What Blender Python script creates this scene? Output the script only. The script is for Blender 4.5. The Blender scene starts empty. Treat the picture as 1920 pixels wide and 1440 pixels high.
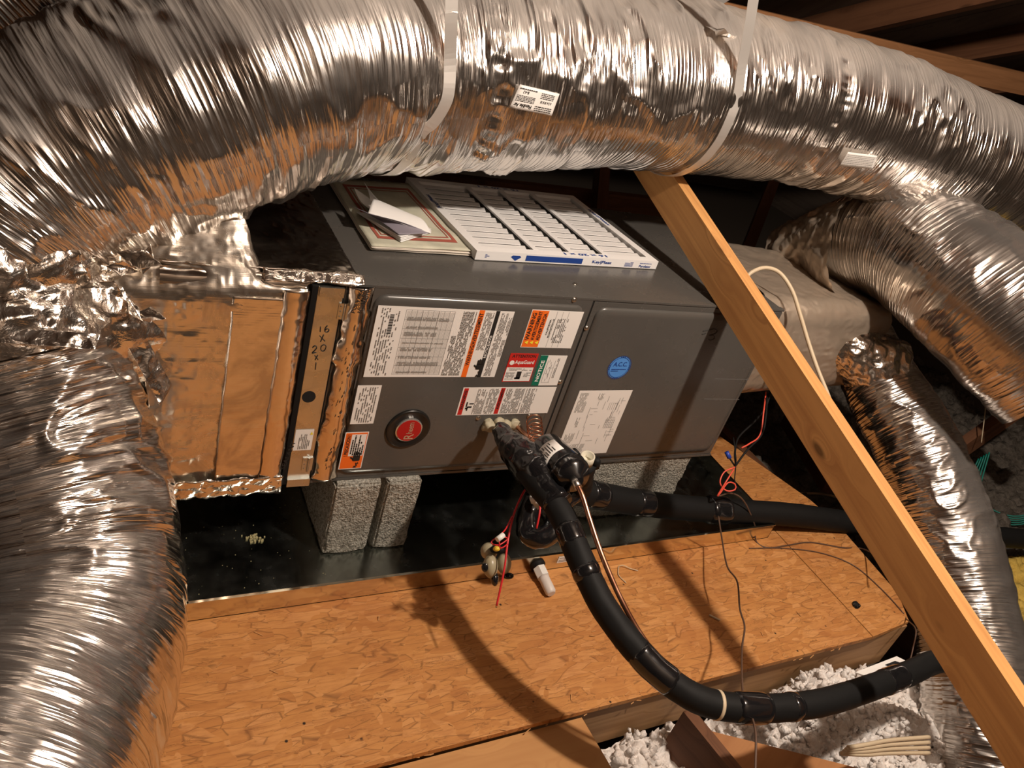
import bpy, bmesh, math, random
import numpy as np
from mathutils import Vector, Matrix

SC = bpy.context.scene
COL = SC.collection
rnd = random.Random(7)

# ------------------------------------------------------------------ camera
C0 = np.array([-0.4496, -1.1627, 0.5906]); F_PX = 1438.91
def _rot(a, b, c):
    ca, sa, cb, sb, cc, sc = math.cos(a), math.sin(a), math.cos(b), math.sin(b), math.cos(c), math.sin(c)
    return (np.array([[ca, -sa, 0], [sa, ca, 0], [0, 0, 1]]) @ np.array([[1, 0, 0], [0, cb, -sb], [0, sb, cb]])
            @ np.array([[cc, -sc, 0], [sc, cc, 0], [0, 0, 1]]))
RC = _rot(-0.5971, 1.0516, 0.3199)
cam = bpy.data.cameras.new('camera'); cam.sensor_width = 36; cam.lens = 36 * F_PX / 1920
cam.clip_start = 0.02; cam.clip_end = 60
camo = bpy.data.objects.new('camera', cam); COL.objects.link(camo)
camo.matrix_world = Matrix(np.block([[RC, C0.reshape(3, 1)], [np.zeros((1, 3)), np.ones((1, 1))]]).tolist())
SC.camera = camo

# ------------------------------------------------------------------ world, lamp, exposure
w = bpy.data.worlds.new('world'); SC.world = w; w.use_nodes = True
w.node_tree.nodes['Background'].inputs[0].default_value = (1.0, 0.75, 0.55, 1)
w.node_tree.nodes['Background'].inputs[1].default_value = 0.015
L = bpy.data.lights.new('attic_bulb', 'POINT'); L.energy = 62; L.color = (1.0, 0.86, 0.73); L.shadow_soft_size = 0.04
lo = bpy.data.objects.new('attic_bulb', L); lo.location = (0.79, -0.96, 1.34); COL.objects.link(lo)
SC.view_settings.view_transform = 'Standard'; SC.view_settings.look = 'None'
SC.view_settings.gamma = 1; SC.view_settings.exposure = 1.17
try: SC.view_settings.use_curve_mapping = False
except Exception: pass
SC.cycles.max_bounces = 8; SC.cycles.glossy_bounces = 5; SC.cycles.diffuse_bounces = 3
SC.cycles.use_denoising = True; SC.cycles.sample_clamp_indirect = 4

# ------------------------------------------------------------------ survey helpers (camera solve of the photograph -> metres)
def _ray(px, py): return RC @ np.array([(px - 960) / F_PX, -(py - 720) / F_PX, -1.0])
def at(px, py, t): return C0 + _ray(px, py) * t
def at_z(px, py, z): d = _ray(px, py); return C0 + d * (z - C0[2]) / d[2]
def at_y(px, py, y): d = _ray(px, py); return C0 + d * (y - C0[1]) / d[1]

# ------------------------------------------------------------------ noise in numpy
def _h(ix, iy, iz, s):
    n = (ix.astype(np.int64) * 374761393 + iy.astype(np.int64) * 668265263 + iz.astype(np.int64) * 2147483647 + s * 1274126177) & 0xffffffff
    n = ((n ^ (n >> 13)) * 1274126177) & 0xffffffff
    n = ((n ^ (n >> 15)) * 2246822519) & 0xffffffff
    return ((n ^ (n >> 16)) & 0xffff) / 65535.0
def noise3(P, s=0):
    P = np.asarray(P, float); i = np.floor(P); fr = P - i; fr = fr * fr * (3 - 2 * fr); i = i.astype(np.int64)
    r = 0
    for dx in (0, 1):
        for dy in (0, 1):
            for dz in (0, 1):
                wgt = (fr[..., 0] if dx else 1 - fr[..., 0]) * (fr[..., 1] if dy else 1 - fr[..., 1]) * (fr[..., 2] if dz else 1 - fr[..., 2])
                r = r + wgt * _h(i[..., 0] + dx, i[..., 1] + dy, i[..., 2] + dz, s)
    return r * 2 - 1
def ridged(P, s=0): return 1 - np.abs(noise3(P, s)) * 2
def vec(x, y, z): return np.stack(np.broadcast_arrays(x, y, z), -1)

# ------------------------------------------------------------------ materials
def mat(name, col, rough=.5, metal=0., spec=.5, coat=0.):
    m = bpy.data.materials.new(name); m.use_nodes = True
    b = m.node_tree.nodes['Principled BSDF']
    b.inputs['Base Color'].default_value = (*col, 1); b.inputs['Roughness'].default_value = rough
    b.inputs['Metallic'].default_value = metal; b.inputs['Specular IOR Level'].default_value = spec
    b.inputs['Coat Weight'].default_value = coat
    return m
class NT:
    def __init__(s, m): s.nt = m.node_tree; s.b = s.nt.nodes['Principled BSDF']
    def n(s, t, **k):
        o = s.nt.nodes.new(t)
        for a, v in k.items():
            if a.startswith('i_'):
                key = a[2:]; key = int(key) if key.isdigit() else key.replace('_', ' ')
                o.inputs[key].default_value = v
            else: setattr(o, a, v)
        return o
    def l(s, a, b): s.nt.links.new(a, b)
    def coord(s, kind='Object', scale=(1, 1, 1), rot=(0, 0, 0), loc=(0, 0, 0)):
        t = s.n('ShaderNodeTexCoord'); mp = s.n('ShaderNodeMapping')
        mp.inputs['Scale'].default_value = scale; mp.inputs['Rotation'].default_value = rot; mp.inputs['Location'].default_value = loc
        s.l(t.outputs[kind], mp.inputs[0]); return mp.outputs[0]
    def noise(s, co, scale=5, detail=3, rough=.5, dist=0.):
        o = s.n('ShaderNodeTexNoise'); o.inputs['Scale'].default_value = scale; o.inputs['Detail'].default_value = detail
        o.inputs['Roughness'].default_value = rough; o.inputs['Distortion'].default_value = dist
        s.l(co, o.inputs['Vector']); return o
    def vor(s, co, scale=5, feature='F1', rand=1.):
        o = s.n('ShaderNodeTexVoronoi', feature=feature); o.inputs['Scale'].default_value = scale
        o.inputs['Randomness'].default_value = rand; s.l(co, o.inputs['Vector']); return o
    def ramp(s, fac, stops, interp='LINEAR'):
        r = s.n('ShaderNodeValToRGB'); e = r.color_ramp.elements; r.color_ramp.interpolation = interp
        while len(e) < len(stops): e.new(.5)
        for el, (p, c) in zip(e, stops):
            el.position = p; el.color = (*c, 1) if len(c) == 3 else c
        s.l(fac, r.inputs[0]); return r.outputs[0]
    def mix(s, f, a, b, mode='MIX'):
        o = s.n('ShaderNodeMix', data_type='RGBA', blend_type=mode)
        for v, i in ((f, 0), (a, 6), (b, 7)):
            if hasattr(v, 'links'): s.l(v, o.inputs[i])
            elif i == 0: o.inputs[0].default_value = v
            else: o.inputs[i].default_value = (*v, 1)
        return o.outputs[2]
    def math(s, op, a, b=0.):
        o = s.n('ShaderNodeMath', operation=op)
        for v, i in ((a, 0), (b, 1)):
            if hasattr(v, 'links'): s.l(v, o.inputs[i])
            else: o.inputs[i].default_value = v
        return o.outputs[0]
    def bump(s, h, strength=.3, dist=.002, prev=None):
        o = s.n('ShaderNodeBump'); o.inputs['Strength'].default_value = strength; o.inputs['Distance'].default_value = dist
        s.l(h, o.inputs['Height'])
        if prev is not None: s.l(prev, o.inputs['Normal'])
        s.l(o.outputs[0], s.b.inputs['Normal']); return o.outputs[0]
g3 = lambda v: (v, v, v)

def duct_foil(name, pitch=.0095, ribs=.5, crinkle=1., rough=.17, col=(.80, .765, .73), seed=0, dust=.35):
    m = mat(name, col, rough, 1.0); t = NT(m)
    uv = t.coord('UV', loc=(seed * 3.1, seed * 1.7, 0))
    sx = t.n('ShaderNodeSeparateXYZ'); t.l(uv, sx.inputs[0])
    warp = t.noise(uv, 6, 2)
    wu = t.math('ADD', sx.outputs[0], t.math('MULTIPLY', warp.outputs['Fac'], .012))
    rib = t.math('SINE', t.math('MULTIPLY', wu, 2 * math.pi / pitch))
    rib = t.math('POWER', t.math('ABSOLUTE', t.math('MULTIPLY', t.math('ADD', rib, 1), .5)), 3.0)
    rmask = t.noise(uv, 3.2, 2); rib = t.math('MULTIPLY', rib, t.ramp(rmask.outputs['Fac'], [(.42, g3(.12)), (.60, g3(1.))]))
    st = t.n('ShaderNodeMapping'); st.inputs['Scale'].default_value = (58, 4.2, 1); t.l(uv, st.inputs[0])
    nA = t.noise(st.outputs[0], 1.0, 4, .55, .6)
    st2 = t.n('ShaderNodeMapping'); st2.inputs['Scale'].default_value = (130, 11, 1); st2.inputs['Rotation'].default_value = (0, 0, .12); t.l(uv, st2.inputs[0])
    vA = t.vor(st2.outputs[0], 1.0)
    patch = t.noise(uv, 7, 2)
    pm = t.ramp(patch.outputs['Fac'], [(.36, g3(.4)), (.60, g3(1.))])
    h = t.math('ADD', t.math('MULTIPLY', nA.outputs['Fac'], 2.1 * crinkle), t.math('MULTIPLY', vA.outputs['Distance'], 1.0 * crinkle))
    h = t.math('MULTIPLY', h, pm)
    h = t.math('ADD', h, t.math('MULTIPLY', rib, ribs))
    t.bump(h, 1.0, .0021)
    # settled dust on faces that look up, in patches
    d = t.noise(t.coord('Object', (1, 1, 1)), 5, 4)
    geo = t.n('ShaderNodeNewGeometry'); s2 = t.n('ShaderNodeSeparateXYZ'); t.l(geo.outputs['Normal'], s2.inputs[0])
    up = t.ramp(s2.outputs[2], [(.45, g3(0)), (.95, g3(dust))])
    dm = t.math('MULTIPLY', up, t.ramp(d.outputs['Fac'], [(.3, g3(.5)), (.65, g3(1))]))
    inv = t.math('SUBTRACT', 1.0, dm)
    t.l(t.mix(dm, col, (.44, .33, .235)), t.b.inputs['Base Color'])
    t.l(t.math('MULTIPLY', inv, 1.0), t.b.inputs['Metallic'])
    t.l(t.math('ADD', t.math('MULTIPLY', dm, .5), rough), t.b.inputs['Roughness'])
    return m
def flat_foil(name, rough=.12, crinkle=1., scale=18, col=(.82, .76, .69), scrim=True, stretch=(1, 1, 1)):
    m = mat(name, col, rough, 1.0); t = NT(m)
    co = t.coord('Object', stretch)
    v = t.vor(co, scale); n = t.noise(co, scale * .8, 4, .6, .4)
    h = t.math('ADD', t.math('MULTIPLY', v.outputs['Distance'], .5), n.outputs['Fac'])
    p = t.bump(h, crinkle, .003)
    if scrim:
        co2 = t.coord('Object', (.1, 1, 1))
        s = t.n('ShaderNodeSeparateXYZ'); t.l(co2, s.inputs[0])
        wob = t.noise(co2, 30, 1).outputs['Fac']
        a = t.math('SINE', t.math('MULTIPLY', t.math('ADD', s.outputs[2], t.math('MULTIPLY', wob, .01)), 620.))
        a = t.math('POWER', t.math('ABSOLUTE', a), 14.)
        t.bump(a, .10, .0006, p)
    return m
def _smudge(m, r0=.10, r1=.26):
    t = NT(m); co = t.coord('Object'); n = t.noise(co, 7, 5, .65, 1.5); c = tuple(m.node_tree.nodes['Principled BSDF'].inputs['Base Color'].default_value)[:3]
    f = t.ramp(n.outputs['Fac'], [(.46, g3(0)), (.62, g3(.55))]); t.l(t.mix(f, c, (.40, .34, .29)), t.b.inputs['Base Color'])
    t.l(t.ramp(n.outputs['Fac'], [(.35, g3(r0)), (.65, g3(r1))]), t.b.inputs['Roughness'])
M = {}
M['duct_a'] = duct_foil('duct_foil_main', .0098, .42, 1.15, .20, seed=1, dust=.6)
M['duct_b'] = duct_foil('duct_foil_left', .016, .35, 1.5, .18, seed=2, dust=.1)
M['duct_c'] = duct_foil('duct_foil_right', .0105, .6, .5, .22, col=(.62, .59, .56), seed=3, dust=.15)
M['duct_d'] = duct_foil('duct_foil_lower_right', .0105, .5, .8, .2, col=(.66, .63, .60), seed=4, dust=.2)
M['wrap'] = flat_foil('crumpled_foil_tape', .19, 1.0, 44, scrim=False)
M['board_foil'] = flat_foil('duct_board_foil', .13, .22, 12)
_smudge(M['board_foil'])
M['tape_foil'] = flat_foil('foil_tape', .15, .14, 10, (.84, .74, .64), scrim=False, stretch=(2.2, 1, .35))
M['satin'] = flat_foil('satin_foil', .17, .30, 13, (.82, .76, .67))
_smudge(M['satin'], .20, .34)
M['dull_foil'] = flat_foil('dusty_foil', .36, .30, 9, (.52, .43, .34), scrim=False)
M['dull_foil'].node_tree.nodes['Principled BSDF'].inputs['Metallic'].default_value = .6
M['black'] = mat('black_rubber', (.009, .009, .009), .62, 0, .18)
M['blacktape'] = mat('glossy_black_tape', (.008, .008, .009), .16, coat=.3)
M['void'] = mat('black_gap', (.004, .004, .004), .9)
M['steel'] = mat('screw_zinc', (.6, .58, .54), .3, 1)
M['white'] = mat('white_plastic', (.78, .76, .72), .4)
M['cream'] = mat('aged_white_plastic', (.62, .58, .46), .5)
M['putty'] = mat('putty', (.40, .36, .25), .6)
M['beige'] = mat('beige_rubber', (.36, .31, .20), .35)
M['yellow'] = mat('yellow_plastic', (.75, .50, .04), .45)
M['red'] = mat('red_wire', (.60, .02, .025), .4)
M['redlight'] = mat('light_red_wire', (.8, .10, .06), .4)
M['brownwire'] = mat('brown_wire', (.10, .055, .035), .5)
M['tan'] = mat('tan_cable', (.62, .50, .34), .5)
M['blue'] = mat('blue_connector', (.02, .06, .4), .4)
M['ink'] = mat('black_ink', (.015, .014, .013), .6)
M['greyink'] = mat('grey_ink', (.16, .155, .15), .6)
M['paper'] = mat('label_white', (.84, .81, .77), .45)
M['orange'] = mat('label_orange', (.90, .16, .015), .45)
M['labelred'] = mat('label_red', (.55, .02, .015), .45)
M['labelgreen'] = mat('label_green', (.0, .15, .09), .45)
M['labelblue'] = mat('label_blue', (.08, .28, .72), .45)
M['navy'] = mat('navy_ink', (.01, .05, .26), .5)
M['glosswhite'] = mat('badge_silver', (.75, .73, .70), .2, .8)
M['badgered'] = mat('badge_red', (.42, .01, .012), .25)
M['yellowink'] = mat('yellow_ink', (.9, .75, .05), .5)
M['greencable'] = mat('green_cable', (.0, .18, .14), .5)
M['labelgrey'] = mat('label_grey', (.36, .35, .33), .6)

def _cab(name, col, rough):
    m = mat(name, col, rough, 0, .6); t = NT(m); co = t.coord('Object')
    n = t.noise(co, 6, 5, .6); t.l(t.mix(n.outputs['Fac'], tuple(c * .85 for c in col), tuple(c * 1.15 for c in col)), t.b.inputs['Base Color'])
    n2 = t.noise(co, 14, 4); t.l(t.ramp(n2.outputs['Fac'], [(.3, g3(rough * .8)), (.7, g3(rough * 1.35))]), t.b.inputs['Roughness'])
    t.bump(t.noise(co, 4, 1).outputs['Fac'], .25, .004)
    return m
M['cabinet'] = _cab('grey_enamel', (.085, .080, .073), .24)
def _galv(name, col, rough, sc=18):
    m = mat(name, col, rough, 1); t = NT(m); co = t.coord('Object')
    v = t.vor(co, sc * 2); n = t.noise(co, sc, 4, .6)
    f = t.mix(.5, v.outputs['Color'], n.outputs['Color'])
    bw = t.n('ShaderNodeRGBToBW'); t.l(f, bw.inputs[0])
    t.l(t.ramp(bw.outputs[0], [(.2, tuple(c * .86 for c in col)), (.8, tuple(min(1, c * 1.1) for c in col))]), t.b.inputs['Base Color'])
    t.l(t.ramp(n.outputs['Fac'], [(.3, g3(rough * .75)), (.7, g3(rough * 1.4))]), t.b.inputs['Roughness'])
    return m
M['galv'] = _galv('galvanized_steel', (.62, .62, .58), .28)
M['lip'] = _galv('bright_galvanized', (.78, .72, .58), .13, 9)
M['galv_pan'] = _galv('galvanized_pan', (.42, .45, .43), .22)
M['strap'] = mat('galvanized_strap', (.86, .82, .77), .42, .75)
m = M['copper'] = mat('copper', (.72, .34, .20), .3, 1); t = NT(m); n = t.noise(t.coord('Object'), 30, 4)
t.l(t.ramp(n.outputs['Fac'], [(.35, (.40, .17, .10)), (.65, (.80, .42, .27))]), t.b.inputs['Base Color'])

def _osb():
    m = mat('oriented_strand_board', (.5, .25, .1), .62, 0, .25); t = NT(m)
    lay = []
    for k, (rz, sc, s) in enumerate(((.25, (7, 42, 1), 1.), (1.25, (6, 36, 1), 1.), (-.5, (8, 50, 1), 1.), (2.1, (11, 60, 1), 1.))):
        co = t.coord('Object', (sc[0] * 1.15, sc[1] * 1.25, 1), (0, 0, rz), (k * 3.3, k * 1.9, 0))
        d = t.noise(t.coord('Object'), 9, 2); add = t.n('ShaderNodeVectorMath', operation='MULTIPLY_ADD')
        t.l(d.outputs['Color'], add.inputs[0]); add.inputs[1].default_value = (1.6, 1.6, 0); t.l(co, add.inputs[2])
        v = t.vor(add.outputs[0], s); e = t.vor(add.outputs[0], s, 'DISTANCE_TO_EDGE')
        bw = t.n('ShaderNodeRGBToBW'); t.l(v.outputs['Color'], bw.inputs[0])
        lay.append((bw.outputs[0], e.outputs['Distance']))
    sel = t.noise(t.coord('Object', (1, 1, 1)), 11, 2, .5, 1.)
    sel2 = t.noise(t.coord('Object', (1, 1, 1), (0, 0, 0), (5, 7, 0)), 13, 2, .5, 1.)
    f1 = t.ramp(sel.outputs['Fac'], [(.49, g3(0)), (.51, g3(1))]); f2 = t.ramp(sel2.outputs['Fac'], [(.49, g3(0)), (.51, g3(1))])
    a = t.mix(f1, lay[0][0], lay[1][0]); b = t.mix(f1, lay[2][0], lay[3][0]); c = t.mix(f2, a, b)
    ea = t.mix(f1, lay[0][1], lay[1][1]); eb = t.mix(f1, lay[2][1], lay[3][1]); ec = t.mix(f2, ea, eb)
    colr = t.ramp(c, [(.15, (.48, .205, .060)), (.5, (.55, .250, .075)), (.85, (.62, .300, .105))])
    grain = t.noise(t.coord('Object', (14, 90, 1), (0, 0, .3)), 1.5, 5, .65)
    colr = t.mix(t.ramp(grain.outputs['Fac'], [(.36, g3(.5)), (.56, g3(0))]), colr, (.36, .14, .045))
    crk = t.noise(t.coord('Object', (5, 26, 1), (0, 0, -.35)), 2.2, 6, .7, 1.2); cr2 = t.math('ABSOLUTE', t.math('SUBTRACT', crk.outputs['Fac'], .5))
    cg = t.ramp(t.noise(t.coord('Object', (1, 1, 1), (0, 0, 0), (3, 2, 0)), 14, 2).outputs['Fac'], [(.5, g3(0)), (.6, g3(.75))])
    colr = t.mix(t.math('MULTIPLY', t.ramp(cr2, [(.0, g3(1)), (.012, g3(0))]), cg), colr, (.11, .045, .018))
    colr = t.mix(t.ramp(ec, [(.0, g3(.6)), (.035, g3(0))]), colr, (.13, .05, .018))
    blot = t.noise(t.coord('Object'), 3.2, 3)
    colr = t.mix(t.ramp(blot.outputs['Fac'], [(.5, g3(0)), (.72, g3(.45))]), colr, (.34, .11, .035))
    sp = t.vor(t.coord('Object'), 26); spn = t.noise(t.coord('Object'), 8, 2)
    dk = t.math('MULTIPLY', t.ramp(sp.outputs['Distance'], [(.05, g3(1)), (.09, g3(0))]), t.ramp(spn.outputs['Fac'], [(.5, g3(0)), (.56, g3(1))]))
    colr = t.mix(dk, colr, (.03, .018, .012))
    t.l(colr, t.b.inputs['Base Color'])
    p = t.bump(ec, .55, .0012); t.bump(c, .5, .0012, p)
    return m
M['osb'] = _osb()
def _wood(name, c1, c2, knots=.8, rough=.6, sc=1.):
    m = mat(name, c1, rough, 0, .3); t = NT(m)
    info = t.n('ShaderNodeObjectInfo')
    mp = t.n('ShaderNodeMapping'); tc = t.n('ShaderNodeTexCoord'); cmb = t.n('ShaderNodeCombineXYZ')
    t.l(t.math('MULTIPLY', info.outputs['Random'], 31.), cmb.inputs[0]); t.l(t.math('MULTIPLY', info.outputs['Random'], 17.), cmb.inputs[1])
    t.l(tc.outputs['UV'], mp.inputs[0]); t.l(cmb.outputs[0], mp.inputs[1]); uv = mp.outputs[0]
    def sc_(a, b):
        q = t.n('ShaderNodeMapping'); q.inputs['Scale'].default_value = (a, b, 1); t.l(uv, q.inputs[0]); return q.outputs[0]
    k = t.vor(sc_(5.5, 15), 1.); kd = k.outputs['Distance']
    dn = t.n('ShaderNodeVectorMath', operation='MULTIPLY_ADD'); add = t.ramp(kd, [(0, g3(1)), (.35, g3(0))])
    t.l(add, dn.inputs[0]); dn.inputs[1].default_value = (0, 1.6, 0); t.l(sc_(1.6 * sc, 38 * sc), dn.inputs[2])
    g = t.noise(dn.outputs[0], 1., 4, .6, .8)
    c = t.ramp(g.outputs['Fac'], [(.3, c2), (.55, c1), (.75, tuple(min(1, x * 1.1) for x in c1))])
    blo = t.noise(sc_(4, 12), 1., 2); c = t.mix(t.ramp(blo.outputs['Fac'], [(.5, g3(0)), (.8, g3(.4))]), c, c2)
    if knots:
        kn = t.noise(sc_(5.5, 15), 1., 0)
        gate = t.ramp(t.noise(sc_(2.3, 6), 1., 1).outputs['Fac'], [(.40, g3(0)), (.47, g3(knots))])
        kk = t.math('MULTIPLY', t.ramp(kd, [(.07, g3(1)), (.15, g3(0))]), gate)
        c = t.mix(kk, c, tuple(x * .22 for x in c2))
    t.l(c, t.b.inputs['Base Color'])
    t.bump(g.outputs['Fac'], .25, .0008)
    return m
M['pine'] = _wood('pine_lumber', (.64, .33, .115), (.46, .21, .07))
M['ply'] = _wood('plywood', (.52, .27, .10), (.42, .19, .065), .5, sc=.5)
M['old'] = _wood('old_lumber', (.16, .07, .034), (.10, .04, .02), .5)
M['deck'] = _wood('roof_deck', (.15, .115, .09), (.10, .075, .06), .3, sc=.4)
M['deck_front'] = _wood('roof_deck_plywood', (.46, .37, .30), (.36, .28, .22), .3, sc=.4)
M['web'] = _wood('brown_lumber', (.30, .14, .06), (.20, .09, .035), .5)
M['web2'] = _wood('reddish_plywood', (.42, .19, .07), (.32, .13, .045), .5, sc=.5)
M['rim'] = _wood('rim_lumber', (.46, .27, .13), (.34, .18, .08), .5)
def _conc():
    m = mat('concrete_block', (.4, .38, .34), .9, 0, .2); t = NT(m); co = t.coord('Object')
    v = t.vor(co, 260); n = t.noise(co, 150, 3, .7); n2 = t.noise(co, 9, 3)
    c = t.ramp(n.outputs['Fac'], [(.32, (.10, .095, .08)), (.48, (.34, .325, .28)), (.7, (.56, .54, .48))])
    c = t.mix(t.ramp(n2.outputs['Fac'], [(.4, g3(0)), (.7, g3(.3))]), c, (.30, .25, .19))
    t.l(c, t.b.inputs['Base Color'])
    h = t.math('ADD', v.outputs['Distance'], n.outputs['Fac']); t.bump(h, .9, .003)
    return m
M['concrete'] = _conc()
def _ins(name, a, b):
    m = mat(name, a, .95, 0, .1); t = NT(m); co = t.coord('Object')
    n = t.noise(co, 60, 5, .7); n2 = t.noise(co, 8, 3)
    c = t.ramp(n.outputs['Fac'], [(.3, b), (.6, a)]); c = t.mix(t.ramp(n2.outputs['Fac'], [(.5, g3(0)), (.75, g3(.5))]), c, b)
    t.l(c, t.b.inputs['Base Color']); t.bump(n.outputs['Fac'], 1., .006)
    return m
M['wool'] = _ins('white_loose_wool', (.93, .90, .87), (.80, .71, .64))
M['shadewool'] = _ins('shade_dark_loose_wool', (.15, .13, .11), (.06, .05, .04))  # white wool with the shade of the unlit areas put into its colour
M['yelwool'] = _ins('yellow_wool', (.70, .50, .12), (.5, .33, .07))
def _news():
    m = mat('newsprint', (.55, .52, .42), .85); t = NT(m); co = t.coord('Object')
    n = t.noise(co, 22, 4); t.l(t.ramp(n.outputs['Fac'], [(.3, (.42, .42, .33)), (.7, (.60, .58, .46))]), t.b.inputs['Base Color']); return m
M['news'] = _news()
M['newsedge'] = mat('newsprint_margin', (.66, .60, .52), .85)
M['newsred'] = mat('newsprint_red', (.36, .09, .06), .85)
M['pleat'] = mat('pleated_media', (.78, .77, .76), .8)
M['card'] = mat('white_card', (.80, .79, .78), .55)
M['insidecard'] = mat('card_print', (.22, .20, .24), .6)

# ------------------------------------------------------------------ mesh building
class MB:
    def __init__(s): s.v = []; s.f = []; s.uv = []; s.smooth = False; s.n = 0
    def add(s, V, Fc, UV=None):
        V = np.asarray(V, float).reshape(-1, 3); s.v.append(V)
        for k, f in enumerate(Fc): s.f.append(tuple(int(i) + s.n for i in f)); s.uv.append(UV[k] if UV is not None else [(0, 0)] * len(f))
        s.n += len(V); return s
    def hexa(s, P):   # 8 corners: 0-3 bottom ring, 4-7 top ring
        P = np.asarray(P, float); Fc = [(3, 2, 1, 0), (4, 5, 6, 7), (0, 1, 5, 4), (1, 2, 6, 5), (2, 3, 7, 6), (3, 0, 4, 7)]
        # uv: u along the longest edge direction
        e = [P[1] - P[0], P[3] - P[0], P[4] - P[0]]; ln = [np.linalg.norm(x) for x in e]; k = int(np.argmax(ln)); a = e[k] / ln[k]
        o = [i for i in range(3) if i != k]; b = e[o[0]] / max(ln[o[0]], 1e-9); c = e[o[1]] / max(ln[o[1]], 1e-9)
        UV = [[(float((P[i] - P[0]) @ a), float((P[i] - P[0]) @ b + (P[i] - P[0]) @ c)) for i in f] for f in Fc]
        return s.add(P, Fc, UV)
    def box(s, x0, x1, y0, y1, z0, z1):
        return s.hexa([(x0, y0, z0), (x1, y0, z0), (x1, y1, z0), (x0, y1, z0), (x0, y0, z1), (x1, y0, z1), (x1, y1, z1), (x0, y1, z1)])
    def beam(s, A, B, wd, th, up=(0, 0, 1)):   # centre line, width along 'side', thickness along up
        A = np.array(A, float); B = np.array(B, float); d = B - A; d /= np.linalg.norm(d); up = np.array(up, float)
        sd = np.cross(d, up); sd /= np.linalg.norm(sd); u = np.cross(sd, d)
        q = lambda P, a, b: P + sd * a * wd / 2 + u * b * th / 2
        return s.hexa([q(A, -1, -1), q(B, -1, -1), q(B, 1, -1), q(A, 1, -1), q(A, -1, 1), q(B, -1, 1), q(B, 1, 1), q(A, 1, 1)])
    def plate(s, O, r, u, wd, ht, th=.0004, x=0, y=0):   # thin plate in frame (O, r, u)
        O = np.array(O, float); r = np.array(r, float); u = np.array(u, float); n = np.cross(r, u)
        P = O + r * x + u * y
        c = [P, P + r * wd, P + r * wd + u * ht, P + u * ht]
        return s.hexa([*c, *[p + n * th for p in c]])
    def grid(s, P, UV=None, closed_v=False):    # P (nu, nv, 3)
        nu, nv = P.shape[:2]; idx = np.arange(nu * nv).reshape(nu, nv)
        if closed_v:
            j2 = np.roll(idx, -1, 1); a, b, c, d = idx[:-1], j2[:-1], j2[1:], idx[1:]
        else: a, b, c, d = idx[:-1, :-1], idx[:-1, 1:], idx[1:, 1:], idx[1:, :-1]
        Fq = np.stack([a.ravel(), b.ravel(), c.ravel(), d.ravel()], 1)
        s.big = (P.reshape(-1, 3), Fq, UV); return s
    def tube(s, pts, r, seg=12, step=None, caps=True):
        P = smooth_path(pts, step or max(.006, (r if np.isscalar(r) else min(r)) * .8)); rr = r if np.isscalar(r) else None
        t = np.linspace(0, 1, len(P)); R = np.full(len(P), r) if rr is not None else np.interp(t, np.linspace(0, 1, len(r)), r)
        T, N, B = frames(P); a = np.arange(seg) * 2 * math.pi / seg
        V = P[:, None] + (N[:, None] * np.cos(a)[None, :, None] + B[:, None] * np.sin(a)[None, :, None]) * R[:, None, None]
        n = len(P); V = V.reshape(-1, 3); Fc = []; 
        for i in range(n - 1):
            for j in range(seg):
                k = (j + 1) % seg; Fc.append((i * seg + j, i * seg + k, (i + 1) * seg + k, (i + 1) * seg + j))
        if caps: Fc.append(tuple(range(seg - 1, -1, -1))); Fc.append(tuple((n - 1) * seg + j for j in range(seg)))
        s.smooth = True; return s.add(V, Fc)
    def lathe(s, A, B, prof, seg=24):   # prof: list (t along AB in metres, radius)
        A = np.array(A, float); d = np.array(B, float) - A; d /= np.linalg.norm(d)
        x = np.cross(d, (0, 0, 1) if abs(d[2]) < .9 else (1, 0, 0)); x /= np.linalg.norm(x); y = np.cross(d, x)
        a = np.arange(seg) * 2 * math.pi / seg; V = []
        for tt, r in prof: V += [A + d * tt + (x * math.cos(q) + y * math.sin(q)) * r for q in a]
        Fc = [(i * seg + j, i * seg + (j + 1) % seg, (i + 1) * seg + (j + 1) % seg, (i + 1) * seg + j) for i in range(len(prof) - 1) for j in range(seg)]
        Fc.append(tuple(range(seg - 1, -1, -1))); Fc.append(tuple((len(prof) - 1) * seg + j for j in range(seg)))
        return s.add(V, Fc)
def smooth_path(pts, step):
    P = np.array(pts, float)
    if len(P) == 2:
        n = max(2, int(np.linalg.norm(P[1] - P[0]) / step)); return P[0] + (P[1] - P[0]) * np.linspace(0, 1, n)[:, None]
    Q = np.vstack([2 * P[0] - P[1], P, 2 * P[-1] - P[-2]]); out = []
    for i in range(1, len(Q) - 2):
        p0, p1, p2, p3 = Q[i - 1:i + 3]; n = max(2, int(np.linalg.norm(p2 - p1) / step) + 1)
        for t in np.linspace(0, 1, n, endpoint=(i == len(Q) - 3)):
            out.append(.5 * ((2 * p1) + (-p0 + p2) * t + (2 * p0 - 5 * p1 + 4 * p2 - p3) * t * t + (-p0 + 3 * p1 - 3 * p2 + p3) * t ** 3))
    return np.array(out)
def resample(P, step):
    d = np.r_[0, np.cumsum(np.linalg.norm(np.diff(P, axis=0), axis=1))]; n = int(d[-1] / step) + 1; s = np.linspace(0, d[-1], n)
    return np.stack([np.interp(s, d, P[:, k]) for k in range(3)], 1), s
def frames(P):
    T = np.gradient(P, axis=0); T /= np.linalg.norm(T, axis=1)[:, None] + 1e-12
    N = np.zeros_like(P); r = np.array([0, 0, 1.]) if abs(T[0][2]) < .9 else np.array([1., 0, 0])
    n = np.cross(T[0], r); n /= np.linalg.norm(n)
    for i in range(len(P)):
        n = n - T[i] * (n @ T[i]); n /= np.linalg.norm(n); N[i] = n
    return T, N, np.cross(T, N)
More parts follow.
